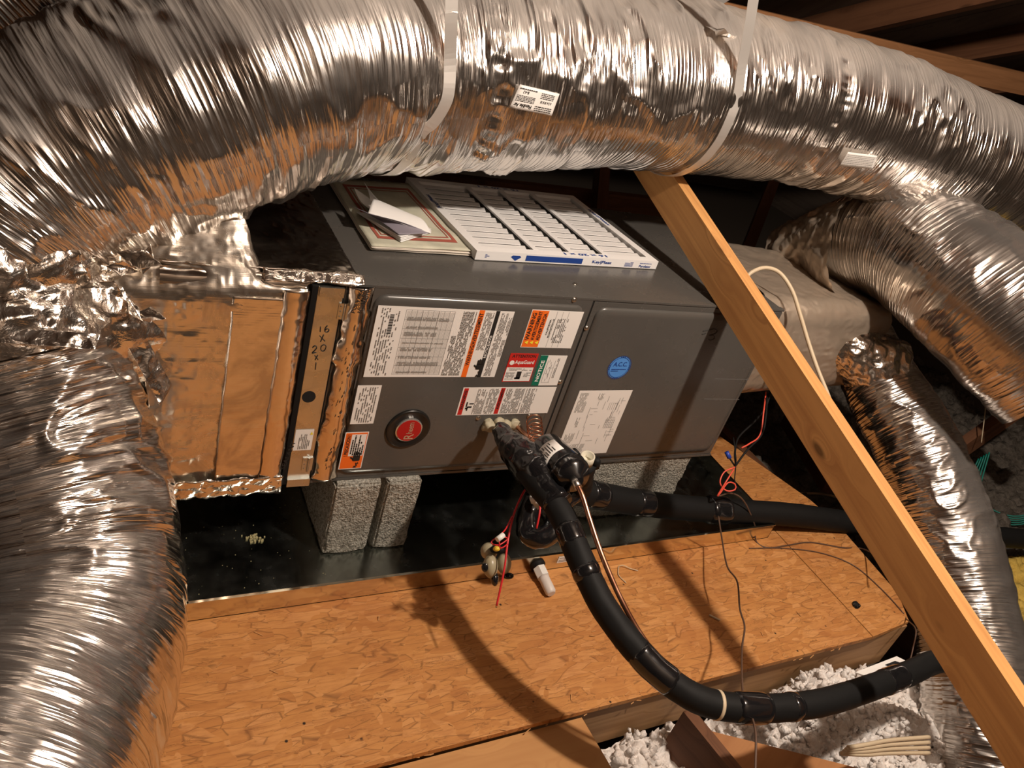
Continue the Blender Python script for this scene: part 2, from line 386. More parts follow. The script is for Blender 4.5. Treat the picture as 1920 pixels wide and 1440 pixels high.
def world_loc(o):
    v = Vector((0, 0, 0))
    while o is not None: v += o.location; o = o.parent
    return np.array(v)
def build(name, mb, material, parent=None, bevel=0., smooth=None):
    me = bpy.data.meshes.new(name); off = world_loc(parent) if parent is not None else np.zeros(3)
    if hasattr(mb, 'big'):
        V, Fq, UV = mb.big; V = V - off
        me.vertices.add(len(V)); me.vertices.foreach_set('co', V.astype(np.float32).ravel())
        me.loops.add(len(Fq) * 4); me.loops.foreach_set('vertex_index', Fq.astype(np.int32).ravel())
        me.polygons.add(len(Fq)); me.polygons.foreach_set('loop_start', np.arange(0, len(Fq) * 4, 4, dtype=np.int32))
        me.update(calc_edges=True)
        if UV is not None:
            l = me.uv_layers.new(name='UVMap'); l.data.foreach_set('uv', UV.astype(np.float32).ravel())
        me.polygons.foreach_set('use_smooth', [True] * len(Fq))
    else:
        V = np.concatenate(mb.v) - off; me.from_pydata(V.tolist(), [], mb.f); me.update()
        l = me.uv_layers.new(name='UVMap'); l.data.foreach_set('uv', np.array([c for f in mb.uv for c in f], np.float32).ravel())
        sm = mb.smooth if smooth is None else smooth
        if sm: me.polygons.foreach_set('use_smooth', [len(f) < 5 for f in mb.f])
        if bevel:
            bm = bmesh.new(); bm.from_mesh(me)
            bmesh.ops.bevel(bm, geom=[e for e in bm.edges], offset=bevel, segments=2, affect='EDGES', profile=.6)
            bm.to_mesh(me); bm.free()
    if isinstance(material, (list, tuple)):
        for x in material: me.materials.append(x)
    else: me.materials.append(material)
    o = bpy.data.objects.new(name, me); COL.objects.link(o)
    if parent is not None: o.parent = parent
    return o
def thing(name, label, cat, loc, group=None):
    o = bpy.data.objects.new(name, None); COL.objects.link(o); o.location = [float(x) for x in loc]; o.empty_display_size = .05
    o['label'] = label; o['category'] = cat
    if group: o['group'] = group
    return o
def tag(o, label, cat, group=None, kind=None):
    o['label'] = label; o['category'] = cat
    if group: o['group'] = group
    if kind: o['kind'] = kind
    return o
def structure(o): o['kind'] = 'structure'; return o
def empty_structure(name, loc): o = bpy.data.objects.new(name, None); COL.objects.link(o); o.location = loc; o['kind'] = 'structure'; return o

_font_cache = {}
def text_verts(sx, weight=0.):
    key = (sx, weight)
    if key not in _font_cache:
        cu = bpy.data.curves.new('t', 'FONT'); cu.body = sx; cu.size = 1; cu.offset = weight; cu.resolution_u = 2
        o = bpy.data.objects.new('t', cu); COL.objects.link(o); dg = bpy.context.evaluated_depsgraph_get(); dg.update()
        me = bpy.data.meshes.new_from_object(o.evaluated_get(dg))
        V = np.array([v.co[:] for v in me.vertices]).reshape(-1, 3); Fc = [tuple(p.vertices) for p in me.polygons]
        bpy.data.objects.remove(o); bpy.data.curves.remove(cu); bpy.data.meshes.remove(me); _font_cache[key] = (V, Fc)
    return _font_cache[key]
def text(mb, sx, O, r, u, x, y, wd, ht, lift=.0006, weight=.02, stretch=True):
    V, Fc = text_verts(sx, weight)
    if not len(V): return
    lo_, hi = V.min(0), V.max(0); sc_x = wd / (hi[0] - lo_[0]); sc_y = ht / max(hi[1] - lo_[1], 1e-6)
    if not stretch: sc_x = sc_y = min(sc_x, sc_y)
    r = np.array(r, float); u = np.array(u, float); n = np.cross(r, u)
    P = np.array(O, float) + (x + (V[:, :1] - lo_[0]) * sc_x) * r + (y + (V[:, 1:2] - lo_[1]) * sc_y) * u + n * lift
    mb.add(P, Fc)
def fine_print(mb, O, r, u, x0, x1, y0, y1, pitch=.0026, duty=.45, lift=.0005, fill=.85):
    """rows of tiny printed words inside x0..x1, y0..y1 (reading frame)"""
    y = y1 - pitch
    while y > y0:
        x = x0; end = x1 if rnd.random() < .8 else x0 + (x1 - x0) * rnd.uniform(.4, .9)
        while x < end:
            wl = rnd.uniform(.005, .018); wl = min(wl, end - x)
            if rnd.random() < fill: mb.plate(O, r, u, wl, pitch * duty, .0001, x, y)
            x += wl + .0009
        y -= pitch

# ================================================================== STRUCTURE
FZ = -.645
# platform of strand board sheets on a rim frame
fl = empty_structure('floor', (0, 0, FZ))
b = MB(); b.hexa([(-1.6, -.503, FZ - .012), (1.283, -.503, FZ - .012), (1.283, .62, FZ - .012), (-1.6, .62, FZ - .012),
                  (-1.6, -.503, FZ), (1.283, -.503, FZ), (1.283, .62, FZ), (-1.6, .62, FZ)]); build('strand_board', b, M['osb'], fl)
b = MB(); P0 = [(1.2865, -.503), (1.452, -.487), (1.51, -.40), (1.548, -.12), (1.535, -.02), (1.39, .40), (1.2865, .62)]
n = len(P0); b.add([(x, y, FZ - .012) for x, y in P0] + [(x, y, FZ) for x, y in P0],
                   [tuple(range(n - 1, -1, -1)), tuple(range(n, 2 * n))] + [(i, (i + 1) % n, n + (i + 1) % n, n + i) for i in range(n)])
build('strand_board', b, M['osb'], fl)
b = MB(); b.beam((-1.6, -.482, FZ - .012 - .0745), (1.45, -.472, FZ - .012 - .0745), .038, .147); build('rim_board', b, M['rim'], fl)
b = MB(); b.beam((1.43, -.45, FZ - .0865), (1.37, .5, FZ - .0865), .038, .147); build('rim_board', b, M['rim'], fl)
for x in (-.6, .1, .75):
    b = MB(); b.beam((x, -.45, FZ - .088), (x, .6, FZ - .088), .038, .147); build('floor_joist', b, M['old'], fl)
# ply decking board that butts on the front of the platform, a step lower
b = MB(); b.hexa([(-1.6, -1.6, FZ - .036), (.46, -1.6, FZ - .036), (.405, -.505, FZ - .036), (-1.6, -.505, FZ - .036),
                  (-1.6, -1.6, FZ - .018), (.46, -1.6, FZ - .018), (.405, -.505, FZ - .018), (-1.6, -.505, FZ - .018)])
build('plywood_board', b, M['ply'], fl)
# loose splinters lying on the joint of the boards
sp = MB()
for k in range(70):
    x = rnd.uniform(-.25, 1.2); y = -.503 + rnd.gauss(0, .006) if k < 45 else rnd.uniform(-.48, -.2); a = rnd.uniform(-.5, .5) if k < 45 else rnd.uniform(0, 3.1)
    l = rnd.uniform(.004, .018); z = FZ + .001 if y > -.5 else FZ - .012
    sp.beam((x, y, z), (x + l * math.cos(a), y + l * math.sin(a), z + rnd.uniform(0, .003)), .0016, .001)
o = build('wood_splinters', sp, M['ply'], fl); o['kind'] = 'stuff'

# subfloor of the attic (gypsum ceiling of the room below, its dark colour stands in for shade)
gs = MB(); gs.box(-3, 5, -3, 4.2, -.90, -.88); structure(build('floor_below', gs, mat('shade_dark_gypsum', (.10, .075, .055), .9)))
# roof: deck boards and rafters; the slope falls towards the back
SL = .43
def roof_z(y): return .62 + SL * (1.06 - y)
roof = empty_structure('ceiling', (0, 0, 1.6))
yr = -1.7
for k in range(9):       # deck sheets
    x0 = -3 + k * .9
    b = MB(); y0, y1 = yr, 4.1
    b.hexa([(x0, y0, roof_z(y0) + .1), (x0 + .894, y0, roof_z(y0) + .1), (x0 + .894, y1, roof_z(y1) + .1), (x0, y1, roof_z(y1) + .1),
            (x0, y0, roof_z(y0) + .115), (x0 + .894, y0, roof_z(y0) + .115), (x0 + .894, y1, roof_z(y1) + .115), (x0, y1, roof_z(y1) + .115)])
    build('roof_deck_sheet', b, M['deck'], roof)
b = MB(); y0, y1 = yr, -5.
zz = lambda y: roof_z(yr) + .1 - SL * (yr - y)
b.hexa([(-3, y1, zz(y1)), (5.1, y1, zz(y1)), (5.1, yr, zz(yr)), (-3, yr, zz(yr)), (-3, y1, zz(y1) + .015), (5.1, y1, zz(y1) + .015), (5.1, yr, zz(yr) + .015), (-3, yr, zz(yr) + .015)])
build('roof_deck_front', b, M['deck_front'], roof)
RX = [-1.6, -1., -.4, .2, .84, 1.46, 2.05, 2.62, 3.2, 3.8]
for x in RX:
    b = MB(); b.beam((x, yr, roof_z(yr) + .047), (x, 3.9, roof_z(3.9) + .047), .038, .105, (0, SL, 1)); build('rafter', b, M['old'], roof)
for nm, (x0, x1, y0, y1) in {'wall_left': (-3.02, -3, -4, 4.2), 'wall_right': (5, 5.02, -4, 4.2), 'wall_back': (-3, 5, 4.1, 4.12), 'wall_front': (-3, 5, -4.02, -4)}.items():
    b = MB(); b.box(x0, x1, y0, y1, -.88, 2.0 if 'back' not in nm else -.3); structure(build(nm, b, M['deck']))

# ================================================================== DRAIN PAN
pan = thing('drain_pan', 'shallow galvanized steel drain pan under the grey air handler', 'drain pan', (.47, .2, FZ))
x0, x1, y0, y1, zb, zt = -.288, 1.234, -.146, .60, FZ + .001, -.595
b = MB(); b.box(x0, x1, y0, y1, zb, zb + .0015); build('pan_floor', b, M['galv_pan'], pan)
for (a, c, d, e) in ((x0, x1, y0, y0 + .0018), (x0, x1, y1 - .0018, y1), (x0, x0 + .0018, y0, y1), (x1 - .0018, x1, y0, y1)):
    b = MB(); b.box(a, c, d, e, zb, zt)
    if e - d < .01: b.box(a, c, d - .001 if d == y0 else e - .004, d + .005 if d == y0 else e + .001, zt - .002, zt + .0005)
    else: b.box(a - .001, a + .005, d, e, zt - .002, zt + .0005)
    build('pan_side', b, M['lip'], pan)
b = MB(); b.plate((0, y0 - .0006, 0), (1, 0, 0), (0, 0, 1), .058, .02, .0004, .522, -.625)
o = build('sticker', b, M['paper'], pan); o['label'] = 'small white sticker on the pan rim'
fp = MB(); fine_print(fp, (0, y0 - .0012, 0), (1, 0, 0), (0, 0, 1), .525, .577, -.623, -.607, .0036); build('fine_print', fp, M['greyink'], o)
# crumbs in the pan
b = MB()
for k in range(90):
    px, py = rnd.uniform(-.27, .0), rnd.uniform(-.13, .3)
    s_ = rnd.uniform(.0003, .0010); b.box(px, px + s_ * 2, py, py + s_, zb + .0015, zb + .0015 + s_)
for k in range(40):
    px, py = -.135 + rnd.gauss(0, .009), .045 + rnd.gauss(0, .007); s_ = rnd.uniform(.002, .0045)
    b.box(px, px + s_, py, py + s_, zb + .0015, zb + .002 + s_ * .8)
tag(build('foam_crumbs', b, mat('foam_crumb', (.42, .38, .20), .9)), 'yellowish insulation crumbs scattered on the left floor of the drain pan', 'debris', kind='stuff')

# ================================================================== CONCRETE BLOCKS
def block(x0, x1, y0, y1, z0, z1, groove, label, seedv):
    # front face built as a displaced grid, other faces plain with broken edges
    mb = MB(); prof = [x0, x1]
    if groove: gx0, gx1 = groove; xs = [x0, gx0, gx0 + .002, gx1 - .002, gx1, x1]; ys = [y0, y0, y0 + .032, y0 + .032, y0, y0]
    else: xs = [x0, x1]; ys = [y0, y0]
    loop = list(zip(xs, ys)) + [(x1, y1), (x0, y1)]; n = len(loop)
    V = [(x, y, z0) for x, y in loop] + [(x, y, z1) for x, y in loop]
    bm = bmesh.new(); vs = [bm.verts.new(v) for v in V]
    bm.faces.new([vs[i] for i in range(n - 1, -1, -1)]); bm.faces.new([vs[n + i] for i in range(n)])
    for i in range(n): bm.faces.new([vs[i], vs[(i + 1) % n], vs[n + (i + 1) % n], vs[n + i]])
    bmesh.ops.bevel(bm, geom=[e for e in bm.edges if e.calc_length() > .015], offset=.004, segments=2, affect='EDGES')
    bmesh.ops.triangulate(bm, faces=bm.faces[:])
    for _ in range(8):
        long_ = [e for e in bm.edges if e.calc_length() > .012]
        if not long_: break
        bmesh.ops.subdivide_edges(bm, edges=long_, cuts=1); bmesh.ops.triangulate(bm, faces=[f for f in bm.faces if len(f.verts) > 3])
        if len(bm.verts) > 14000: break
    P = np.array([v.co[:] for v in bm.verts]); bm.normal_update(); N = np.array([v.normal[:] for v in bm.verts])
    d = noise3(P * 60, seedv) * .0012 + noise3(P * 220, seedv + 1) * .0009
    c = np.array([(x0 + x1) / 2, (y0 + y1) / 2, (z0 + z1) / 2]); hs = np.array([(x1 - x0) / 2, (y1 - y0) / 2, (z1 - z0) / 2])
    q = np.sort(hs - np.abs(P - c), 1)[:, 1]; edge = np.clip(1 - q / .012, 0, 1)
    d -= edge * np.clip(noise3(P * 35, seedv + 3) + .3, 0, 1) * .006
    P = P + N * d[:, None]; P[:, 2] = np.clip(P[:, 2], z0, z1)
    for v, p in zip(bm.verts, P): v.co = p
    me = bpy.data.meshes.new('concrete_block'); bm.to_mesh(me); bm.free(); me.materials.append(M['concrete'])
    o = bpy.data.objects.new('concrete_block', me); COL.objects.link(o); return tag(o, label, 'block', 'concrete blocks under the air handler')
zb2 = zb + .002
block(-.004, .186, -.023, .37, zb2, -.447, (.093, .109), 'grey concrete block with a dark vertical groove, left one under the cabinet', 3)
block(.575, .968, .0, .19, zb2, -.447, None, 'grey concrete block behind the black pipe, right one under the cabinet', 9)

# ================================================================== AIR HANDLER
H = .445
ah = thing('air_handler', 'grey enamel horizontal air handler covered in warning stickers, raised on blocks', 'air handler', (.5, .27, -H))
XR = 1.023; D2 = .549
b = MB(); b.box(-.052, XR, .0, D2, -H, 0); build('cabinet_shell', b, M['cabinet'], ah, bevel=.0025)
# top sheet lip
def pillow(x0, x1, z0, z1, name, depth=.011, flange=.016, rr=.022, left_flange=.004):
    """flat flange plate with a raised, rounded field, facing -Y"""
    mb = MB(); mb.smooth = False
    mb.box(x0, x1, -.003, 0, z0, z1)
    fx0, fx1, fz0, fz1 = x0 + left_flange, x1 - flange, z0 + .012, z1 - .012
    def loop(ins, y, r):
        a0, a1, c0, c1 = fx0 + ins, fx1 - ins, fz0 + ins, fz1 - ins; out = []
        for cx, cz, s in ((a1 - r, c1 - r, 0), (a0 + r, c1 - r, 1), (a0 + r, c0 + r, 2), (a1 - r, c0 + r, 3)):
            for k in range(7):
                an = (s + k / 6) * math.pi / 2; out.append((cx + r * math.cos(an), y, cz + r * math.sin(an)))
        return out
    loops = [loop(0, -.003, rr)]
    for k in range(1, 8):
        th = k / 7 * math.pi / 2; loops.append(loop(.016 * (1 - math.cos(th)), -.003 - (depth - .003) * math.sin(th), rr))
    V = [p for l in loops for p in l]; n = len(loops[0]); Fc = []
    for i in range(len(loops) - 1):
        for j in range(n): k = (j + 1) % n; Fc.append((i * n + k, i * n + j, (i + 1) * n + j, (i + 1) * n + k))
    Fc.append(tuple((len(loops) - 1) * n + j for j in range(n - 1, -1, -1)))
    m2 = MB(); m2.smooth = True; m2.add(V, Fc)
    o = build(name, m2, M['cabinet'], ah); return o, mb
PY = -.011
o, mb = pillow(-.002, .466, -H + .004, -.004, 'access_panel'); o['label'] = 'left access panel of the cabinet, full of stickers'
build('panel_flange', mb, M['cabinet'], o, bevel=.0008)
o2, mb = pillow(.470, XR - .002, -H + .004, -.006, 'access_panel', left_flange=.012, flange=.010); o2['label'] = 'right access panel of the cabinet, with blue round sticker'
build('panel_flange', mb, M['cabinet'], o2, bevel=.0008)
b = MB(); b.box(.4665, .4695, -.002, .001, -H + .006, -.002); build('panel_gap', b, M['void'], ah)
b = MB(); b.box(-.052, XR + .001, -.0045, .012, -H - .003, -H + .003); build('bottom_lip', b, M['cabinet'], ah)
b = MB(); b.box(-.052, XR + .001, -.0035, .012, -.004, .0012); build('top_lip', b, M['cabinet'], ah, bevel=.0005)
# screws
def screw(x, z, y=-.003, r=.0042):
    mb = MB(); mb.lathe((x, y, z), (x, y - 1, z), [(0, r * 1.5), (.0008, r * 1.5), (.001, r), (.0035, r * .95), (.004, r * .5)], 8); build('screw', mb, M['steel'], ah)
for px, py in ((1077, 562), (1100, 615), (1050, 716), (897, 783), (992, 779)):
    p = at_y(px, py, -.004 if px > 1000 else PY); screw(p[0], p[2], -.003 if px > 1040 else PY)
p = at_z(1078, 533, 0.0)
mb = MB(); mb.lathe((p[0], p[1], 0), (p[0], p[1], 1), [(0, .006), (.001, .006), (.0012, .004), (.0035, .0035)], 8); build('screw', mb, M['steel'], ah)
# knockout outline and scratches on the right panel
b = MB()
for (a, c) in (((1340, 710), (1405, 712)), ((1320, 748), (1386, 749))):
    p, q = at_y(*a, PY), at_y(*c, PY); b.beam((p[0], PY - .0002, p[2]), (q[0], PY - .0002, q[2]), .0004, .0012, (0, 0, 1))
build('scored_line', b, M['greyink'], o2)

RZ, UX = (0, 0, 1), (-1, 0, 0)          # stickers read upward because the unit lies on its side
def rect(pts, y=PY):
    q = np.array([at_y(a, c, y) for a, c in pts]); TL, TR, BR, BL = q
    return (TL[0] + BL[0]) / 2, (TR[0] + BR[0]) / 2, (BL[2] + BR[2]) / 2, (TL[2] + TR[2]) / 2
class Sticker:
    """sticker whose text runs up the panel; local x = reading direction (+Z), local y = up in reading (-X)"""
    def __init__(s, name, pts, label, base='paper', border=None, rot=True):
        x0, x1, z0, z1 = rect(pts); s.rot = rot; s.label = label
        if rot: s.O = (x1, PY, z0); s.r, s.u = RZ, UX; s.w, s.h = z1 - z0, x1 - x0
        else: s.O = (x0, PY, z0); s.r, s.u = (1, 0, 0), (0, 0, 1); s.w, s.h = x1 - x0, z1 - z0
        # normal of (r,u) must face -Y
        s.n = np.cross(s.r, s.u); s.sgn = -1 if s.n[1] > 0 else 1
        mb = MB(); s._pl(mb, 0, 0, s.w, s.h, .0004, base=0)
        s.o = build(name, mb, M[border or base], ah); s.o['label'] = label
        if border: s.patch(base, .0018, .0018, s.w - .0036, s.h - .0036, 'sticker_face')
    def _o(s, lift): return np.array(s.O) + np.array((0, -lift, 0))
    def _pl(s, mb, x, y, wd, ht, th, base=.0004):
        O = s._o(base); r = np.array(s.r, float); u = np.array(s.u, float); P = O + r * x + u * y
        c = [P, P + r * wd, P + r * wd + u * ht, P + u * ht]
        if s.sgn > 0: mb.hexa([*c, *[p + np.array((0, -th, 0)) for p in c]])
        else: c = c[::-1]; mb.hexa([*c, *[p + np.array((0, -th, 0)) for p in c]])
    def patch(s, m, x, y, wd, ht, name='colour_band', lift=.0004):
        mb = MB(); s._pl(mb, x, y, wd, ht, .0002, lift); return build(name, mb, M[m], s.o)
    def words(s, items, m='ink', name='lettering', weight=.02, lift=.0009):
        mb = MB()
        for (sx, x, y, wd, ht) in items: text(mb, sx, s._o(lift), s.r, s.u, x, y, wd, ht, 0, weight)
        return build(name, mb, M[m], s.o)
    def fine(s, areas, m='greyink', pitch=.0028, fill=.85, duty=.36):
        mb = MB()
        for (x0, x1, y0, y1) in areas:
            y = y1 - pitch
            while y > y0:
                x = x0; end = x1 if rnd.random() < .8 else x0 + (x1 - x0) * rnd.uniform(.5, .95)
                while x < end - .001:
                    wl = min(rnd.uniform(.002, .0065), end - x)
                    if rnd.random() < fill: s._pl(mb, x, y, wl, pitch * duty, .0001, .0011)
                    x += wl + .0008
                y -= pitch
        o_ = build('fine_print', mb, M[m], s.o); o_['kind'] = 'stuff'; return o_
# rating plate
S = Sticker('rating_label', [(712, 572), (970, 585), (922, 707), (679, 706)], 'large white rating sticker with tables and an orange warning band', rot=True)
W_, H_ = S.w, S.h
f = lambda y: H_ - y      # distance from the first line
S.patch('orange', 0, f(.213), W_, .0115); S.patch('ink', 0, f(.246), W_, .0085)
S.words([('WARNING/AVERTISSEMENT', W_ * .18, f(.2115), W_ * .78, .0085)])
S.words([('NOTICE/AVIS', W_ * .30, f(.244), W_ * .34, .0055)], 'paper')
S.fine([(.004, W_ - .004, f(.046), f(.006))], pitch=.0046, fill=.62)
mb = MB()
for k in range(50): S._pl(mb, .008, f(.058 + k * .0019), W_ - .016, .00035, .0001, .0006)
build('table_lines', mb, M['labelgrey'], S.o)
S.fine([(.010 + k * .0165, .010 + k * .0165 + (.004, .009, .006, .008, .003, .009, .005, .008)[k], f(.125 + .02 * (k % 3 == 1)), f(.060)) for k in range(8)], 'labelgrey', pitch=.0019, fill=.9, duty=.6)
S.fine([(.004, W_ * .62, f(.197), f(.156)), (W_ * .62, W_ - .004, f(.197), f(.168))], 'ink', pitch=.0026)
S.fine([(W_ * .42, W_ - .004, f(.236), f(.216)), (W_ * .02, W_ - .004, f(.266), f(.250)), (.05, .09, f(.278), f(.268)), (.10, .14, f(.278), f(.268))], 'greyink', pitch=.0026)
mb = MB()
for k in range(10): S._pl(mb, .006, f(.055 + k * .0108), W_ - .012, .0004, .0001, .0006)
for k in range(8): S._pl(mb, .006 + k * (W_ - .012) / 7, f(.153), .0004, .098, .0001, .0006)
build('table_lines', mb, M['greyink'], S.o)
mb = MB()
for k in range(22): S._pl(mb, W_ * .62 + k * .0019, f(.034), .0009 if k % 3 else .0014, .008, .0001, .0007)
build('barcode', mb, M['ink'], S.o)
def hand(S, cx, cy, s, m='ink'):
    """printed pictogram of a hand: palm, four fingers and a jagged bolt"""
    mb = MB(); O = S._o(.0012); r = np.array(S.r, float); u = np.array(S.u, float)
    def poly(pts):
        P = [O + r * (cx + a * s) + u * (cy + b_ * s) for a, b_ in pts]; mb.add(P, [tuple(range(len(P)))])
    poly([(0, .06), (.06, 0), (.40, 0), (.46, .06), (.46, .48), (.40, .54), (.06, .54), (0, .46)])
    for k in range(4):
        x0, y0, ln, tk = .42, .03 + .13 * k, (.30, .40, .44, .36)[k], .105
        poly([(x0, y0), (x0 + ln, y0), (x0 + ln + .03, y0 + tk * .3), (x0 + ln + .03, y0 + tk * .7), (x0 + ln, y0 + tk), (x0, y0 + tk)])
    poly([(.10, .50), (.22, .50), (.42, .66), (.38, .74), (.28, .72)])
    poly([(-.06, .10), (-.30, .02), (-.22, .16), (-.48, .10), (-.52, .22), (-.60, .12), (-.62, .40), (-.40, .30), (-.48, .26), (-.44, .20), (-.14, .28), (-.20, .12)])
    return build('hand_pictogram', mb, M[m], S.o)
hand(S, .0185, f(.2435), .028)
# orange warning with three lines
S = Sticker('warning_label', [(999, 580), (1095, 585), (1070, 654), (975, 650)], 'orange and white warning sticker in three languages, upper right of the left panel')
W_, H_ = S.w, S.h; f = lambda y: H_ - y
S.patch('orange', .0015, f(.040), W_ - .003, .0385)
S.words([('WARNING', W_ * .2, f(.0135), W_ * .72, .0095), ('AVERTISSEMENT', W_ * .2, f(.0255), W_ * .76, .008), ('ADVERTENCIA', W_ * .2, f(.0375), W_ * .72, .008)], weight=.03)
S.words([('CALIFORNIA', W_ * .35, f(.052), W_ * .42, .004), ('PROPOSITION 65', W_ * .28, f(.059), W_ * .5, .004)])
S.fine([(W_ * .15, W_ * .8, f(.094), f(.064))], pitch=.004, fill=.7)
mb = MB()
for k in range(3):
    O = S._o(.001); r = np.array(S.r, float); u = np.array(S.u, float); c = O + r * .008 + u * f(.0135 + .012 * k)
    mb.add([c, c + r * .009, c + r * .0045 + u * .008], [(0, 1, 2)])
build('warning_triangles', mb, M['yellowink'], S.o)
mb = MB()
for y in (.060, .074, .088): S._pl(mb, .002, f(y), W_ - .004, .0004, .0001, .0006)
build('rule_lines', mb, M['greyink'], S.o)
# red attention sticker (reads along the unit)
S = Sticker('attention_label', [(957, 661), (1009, 664), (993, 717), (942, 714)], 'small red attention sticker beside the green notice', base='paper', border='labelred', rot=False)
W_, H_ = S.w, S.h
S.patch('labelred', 0, H_ * .52, W_, H_ * .48, lift=.0007)
S.words([('AquaGuard', W_ * .24, H_ * .60, W_ * .68, H_ * .17)], 'paper', lift=.0012)
S.words([('ATTENTION', W_ * .08, H_ * .86, W_ * .84, H_ * .10)], 'ink', lift=.0012)
mb = MB(); mb.lathe(np.array(S.O) + (W_ * .14, -.001, H_ * .68), np.array(S.O) + (W_ * .14, -1, H_ * .68), [(0, .0055), (.0003, .0055)], 16); build('round_emblem', mb, M['paper'], S.o)
S.fine([(W_ * .06, W_ * .94, H_ * .40, H_ * .50), (W_ * .06, W_ * .36, H_ * .1, H_ * .36), (W_ * .7, W_ * .94, H_ * .16, H_ * .36)], pitch=.003)
S.patch('ink', W_ * .44, H_ * .1, W_ * .16, H_ * .27, 'switch_picture', .0007); S.patch('ink', W_ * .40, H_ * .1, W_ * .2, H_ * .06, 'switch_picture', .0007)
# green notice
S = Sticker('notice_label', [(1014, 666), (1064, 667), (1044, 723), (996, 722)], 'white notice sticker with a dark green band and a line chart')
W_, H_ = S.w, S.h; f = lambda y: H_ - y
S.patch('labelgreen', 0, f(.018), W_, .018); S.words([('NOTICE', W_ * .14, f(.0135), W_ * .7, .0085)], 'paper', weight=.03)
mb = MB()
for (x, y, ww, hh) in ((.008, .022, W_ - .02, .0005), (.008, .040, W_ - .02, .0004), (.008, .022, .0005, .020), (.02, .033, .03, .0005), (.045, .028, .0005, .012), (.03, .024, .0005, .010)):
    S._pl(mb, x, f(y + hh), ww, hh, .0001, .0007)
for k in range(9): S._pl(mb, .012 + k * .006, f(.030 + .004 * math.sin(k * 1.3)), .006, .0006, .0001, .0007)
build('chart_lines', mb, M['greyink'], S.o)
S.fine([(.02, W_ - .006, f(.051), f(.043))], pitch=.003)
# long warning
S = Sticker('warning_label', [(870, 727), (1044, 725), (1026, 774), (853, 779)], 'long white warning sticker with two red bands, just above the pipe entry')
W_, H_ = S.w, S.h; f = lambda y: H_ - y
S.patch('labelred', .0015, f(.013), W_ - .003, .010); S.patch('labelred', .0015, f(.098), W_ - .003, .010)
S.words([('WARNING', W_ * .2, f(.0112), W_ * .7, .0065), ('AVERTISSEMENT', W_ * .2, f(.0962), W_ * .74, .006)], 'ink', weight=.03)
S.fine([(.003, W_ - .003, f(.058), f(.034)), (.003, W_ - .003, f(.086), f(.061)), (.003, W_ - .003, f(.146), f(.101)), (.003, W_ - .003, f(.176), f(.149))], 'greyink', pitch=.0026)
mb = MB()
for (a, b_, c, d) in ((.016, .017, .004, .005), (.022, .017, .012, .003), (.019, .021, .004, .010), (.012, .020, .010, .003), (.028, .024, .003, .010)): S._pl(mb, a, f(b_ + d), c, d, .0001, .0008)
build('falling_person_pictogram', mb, M['ink'], S.o)
# white notice, lower left
S = Sticker('text_label', [(672, 723), (714, 722), (702, 793), (655, 796)], 'plain white text sticker partly under the foil tape')
S.fine([(.004, S.w - .004, .004, S.h - .004)], pitch=.0046, fill=.6)
# precaucion
S = Sticker('caution_label', [(650, 811), (693, 809), (676, 877), (632, 881)], 'orange framed caution sticker with a black hand, lower left of the panel', base='orange', border='paper')
W_, H_ = S.w, S.h; f = lambda y: H_ - y
S.patch('paper', W_ * .36, f(.044), W_ * .58, .030, 'text_field', .0007)
S.words([('! PRECAUCION !', W_ * .36, f(.0125), W_ * .58, .008)], 'ink', weight=.03)
S.fine([(W_ * .38, W_ * .92, f(.042), f(.015))], 'ink', pitch=.0045, fill=.95, duty=.6)
hand(S, .0205, f(.040), .028)
# wiring diagram on the right panel
S = Sticker('wiring_diagram', [(1082, 733), (1186, 731), (1135, 853), (1046, 850)], 'white wiring diagram sheet on the right panel, behind the filter drier')
W_, H_ = S.w, S.h; f = lambda y: H_ - y
mb = MB(); rr_ = random.Random(5)
for k in range(34):
    x, y = rr_.uniform(.03, W_ - .03), rr_.uniform(.035, H_ - .012)
    if rr_.random() < .5: S._pl(mb, x, f(y), rr_.uniform(.01, .035), .0006, .0001, .0007)
    else: S._pl(mb, x, f(min(y + .02, H_ - .008)), .0006, rr_.uniform(.008, .02), .0001, .0007)
for k in range(6): S._pl(mb, W_ * .42, f(H_ * .72 + k * .005), .026, .0005, .0001, .0007)
for k in range(6): S._pl(mb, W_ * .42 + k * .0052, f(H_ * .72 + .025), .0005, .025, .0001, .0007)
for k in range(5): S._pl(mb, W_ * .70, f(H_ * .66 + k * .0055), .022, .0004, .0001, .0007)
build('diagram_lines', mb, M['greyink'], S.o)
S.fine([(W_ * .68, W_ * .97, f(.032), f(.005)), (W_ * .2, W_ * .36, f(.034), f(.006)), (W_ * .45, W_ * .6, f(.032), f(.02)), (W_ * .05, W_ * .18, f(H_ * .5), f(H_ * .2)), (W_ * .86, W_ * .96, f(H_ * .5), f(H_ * .38))], 'labelgrey', pitch=.0032)
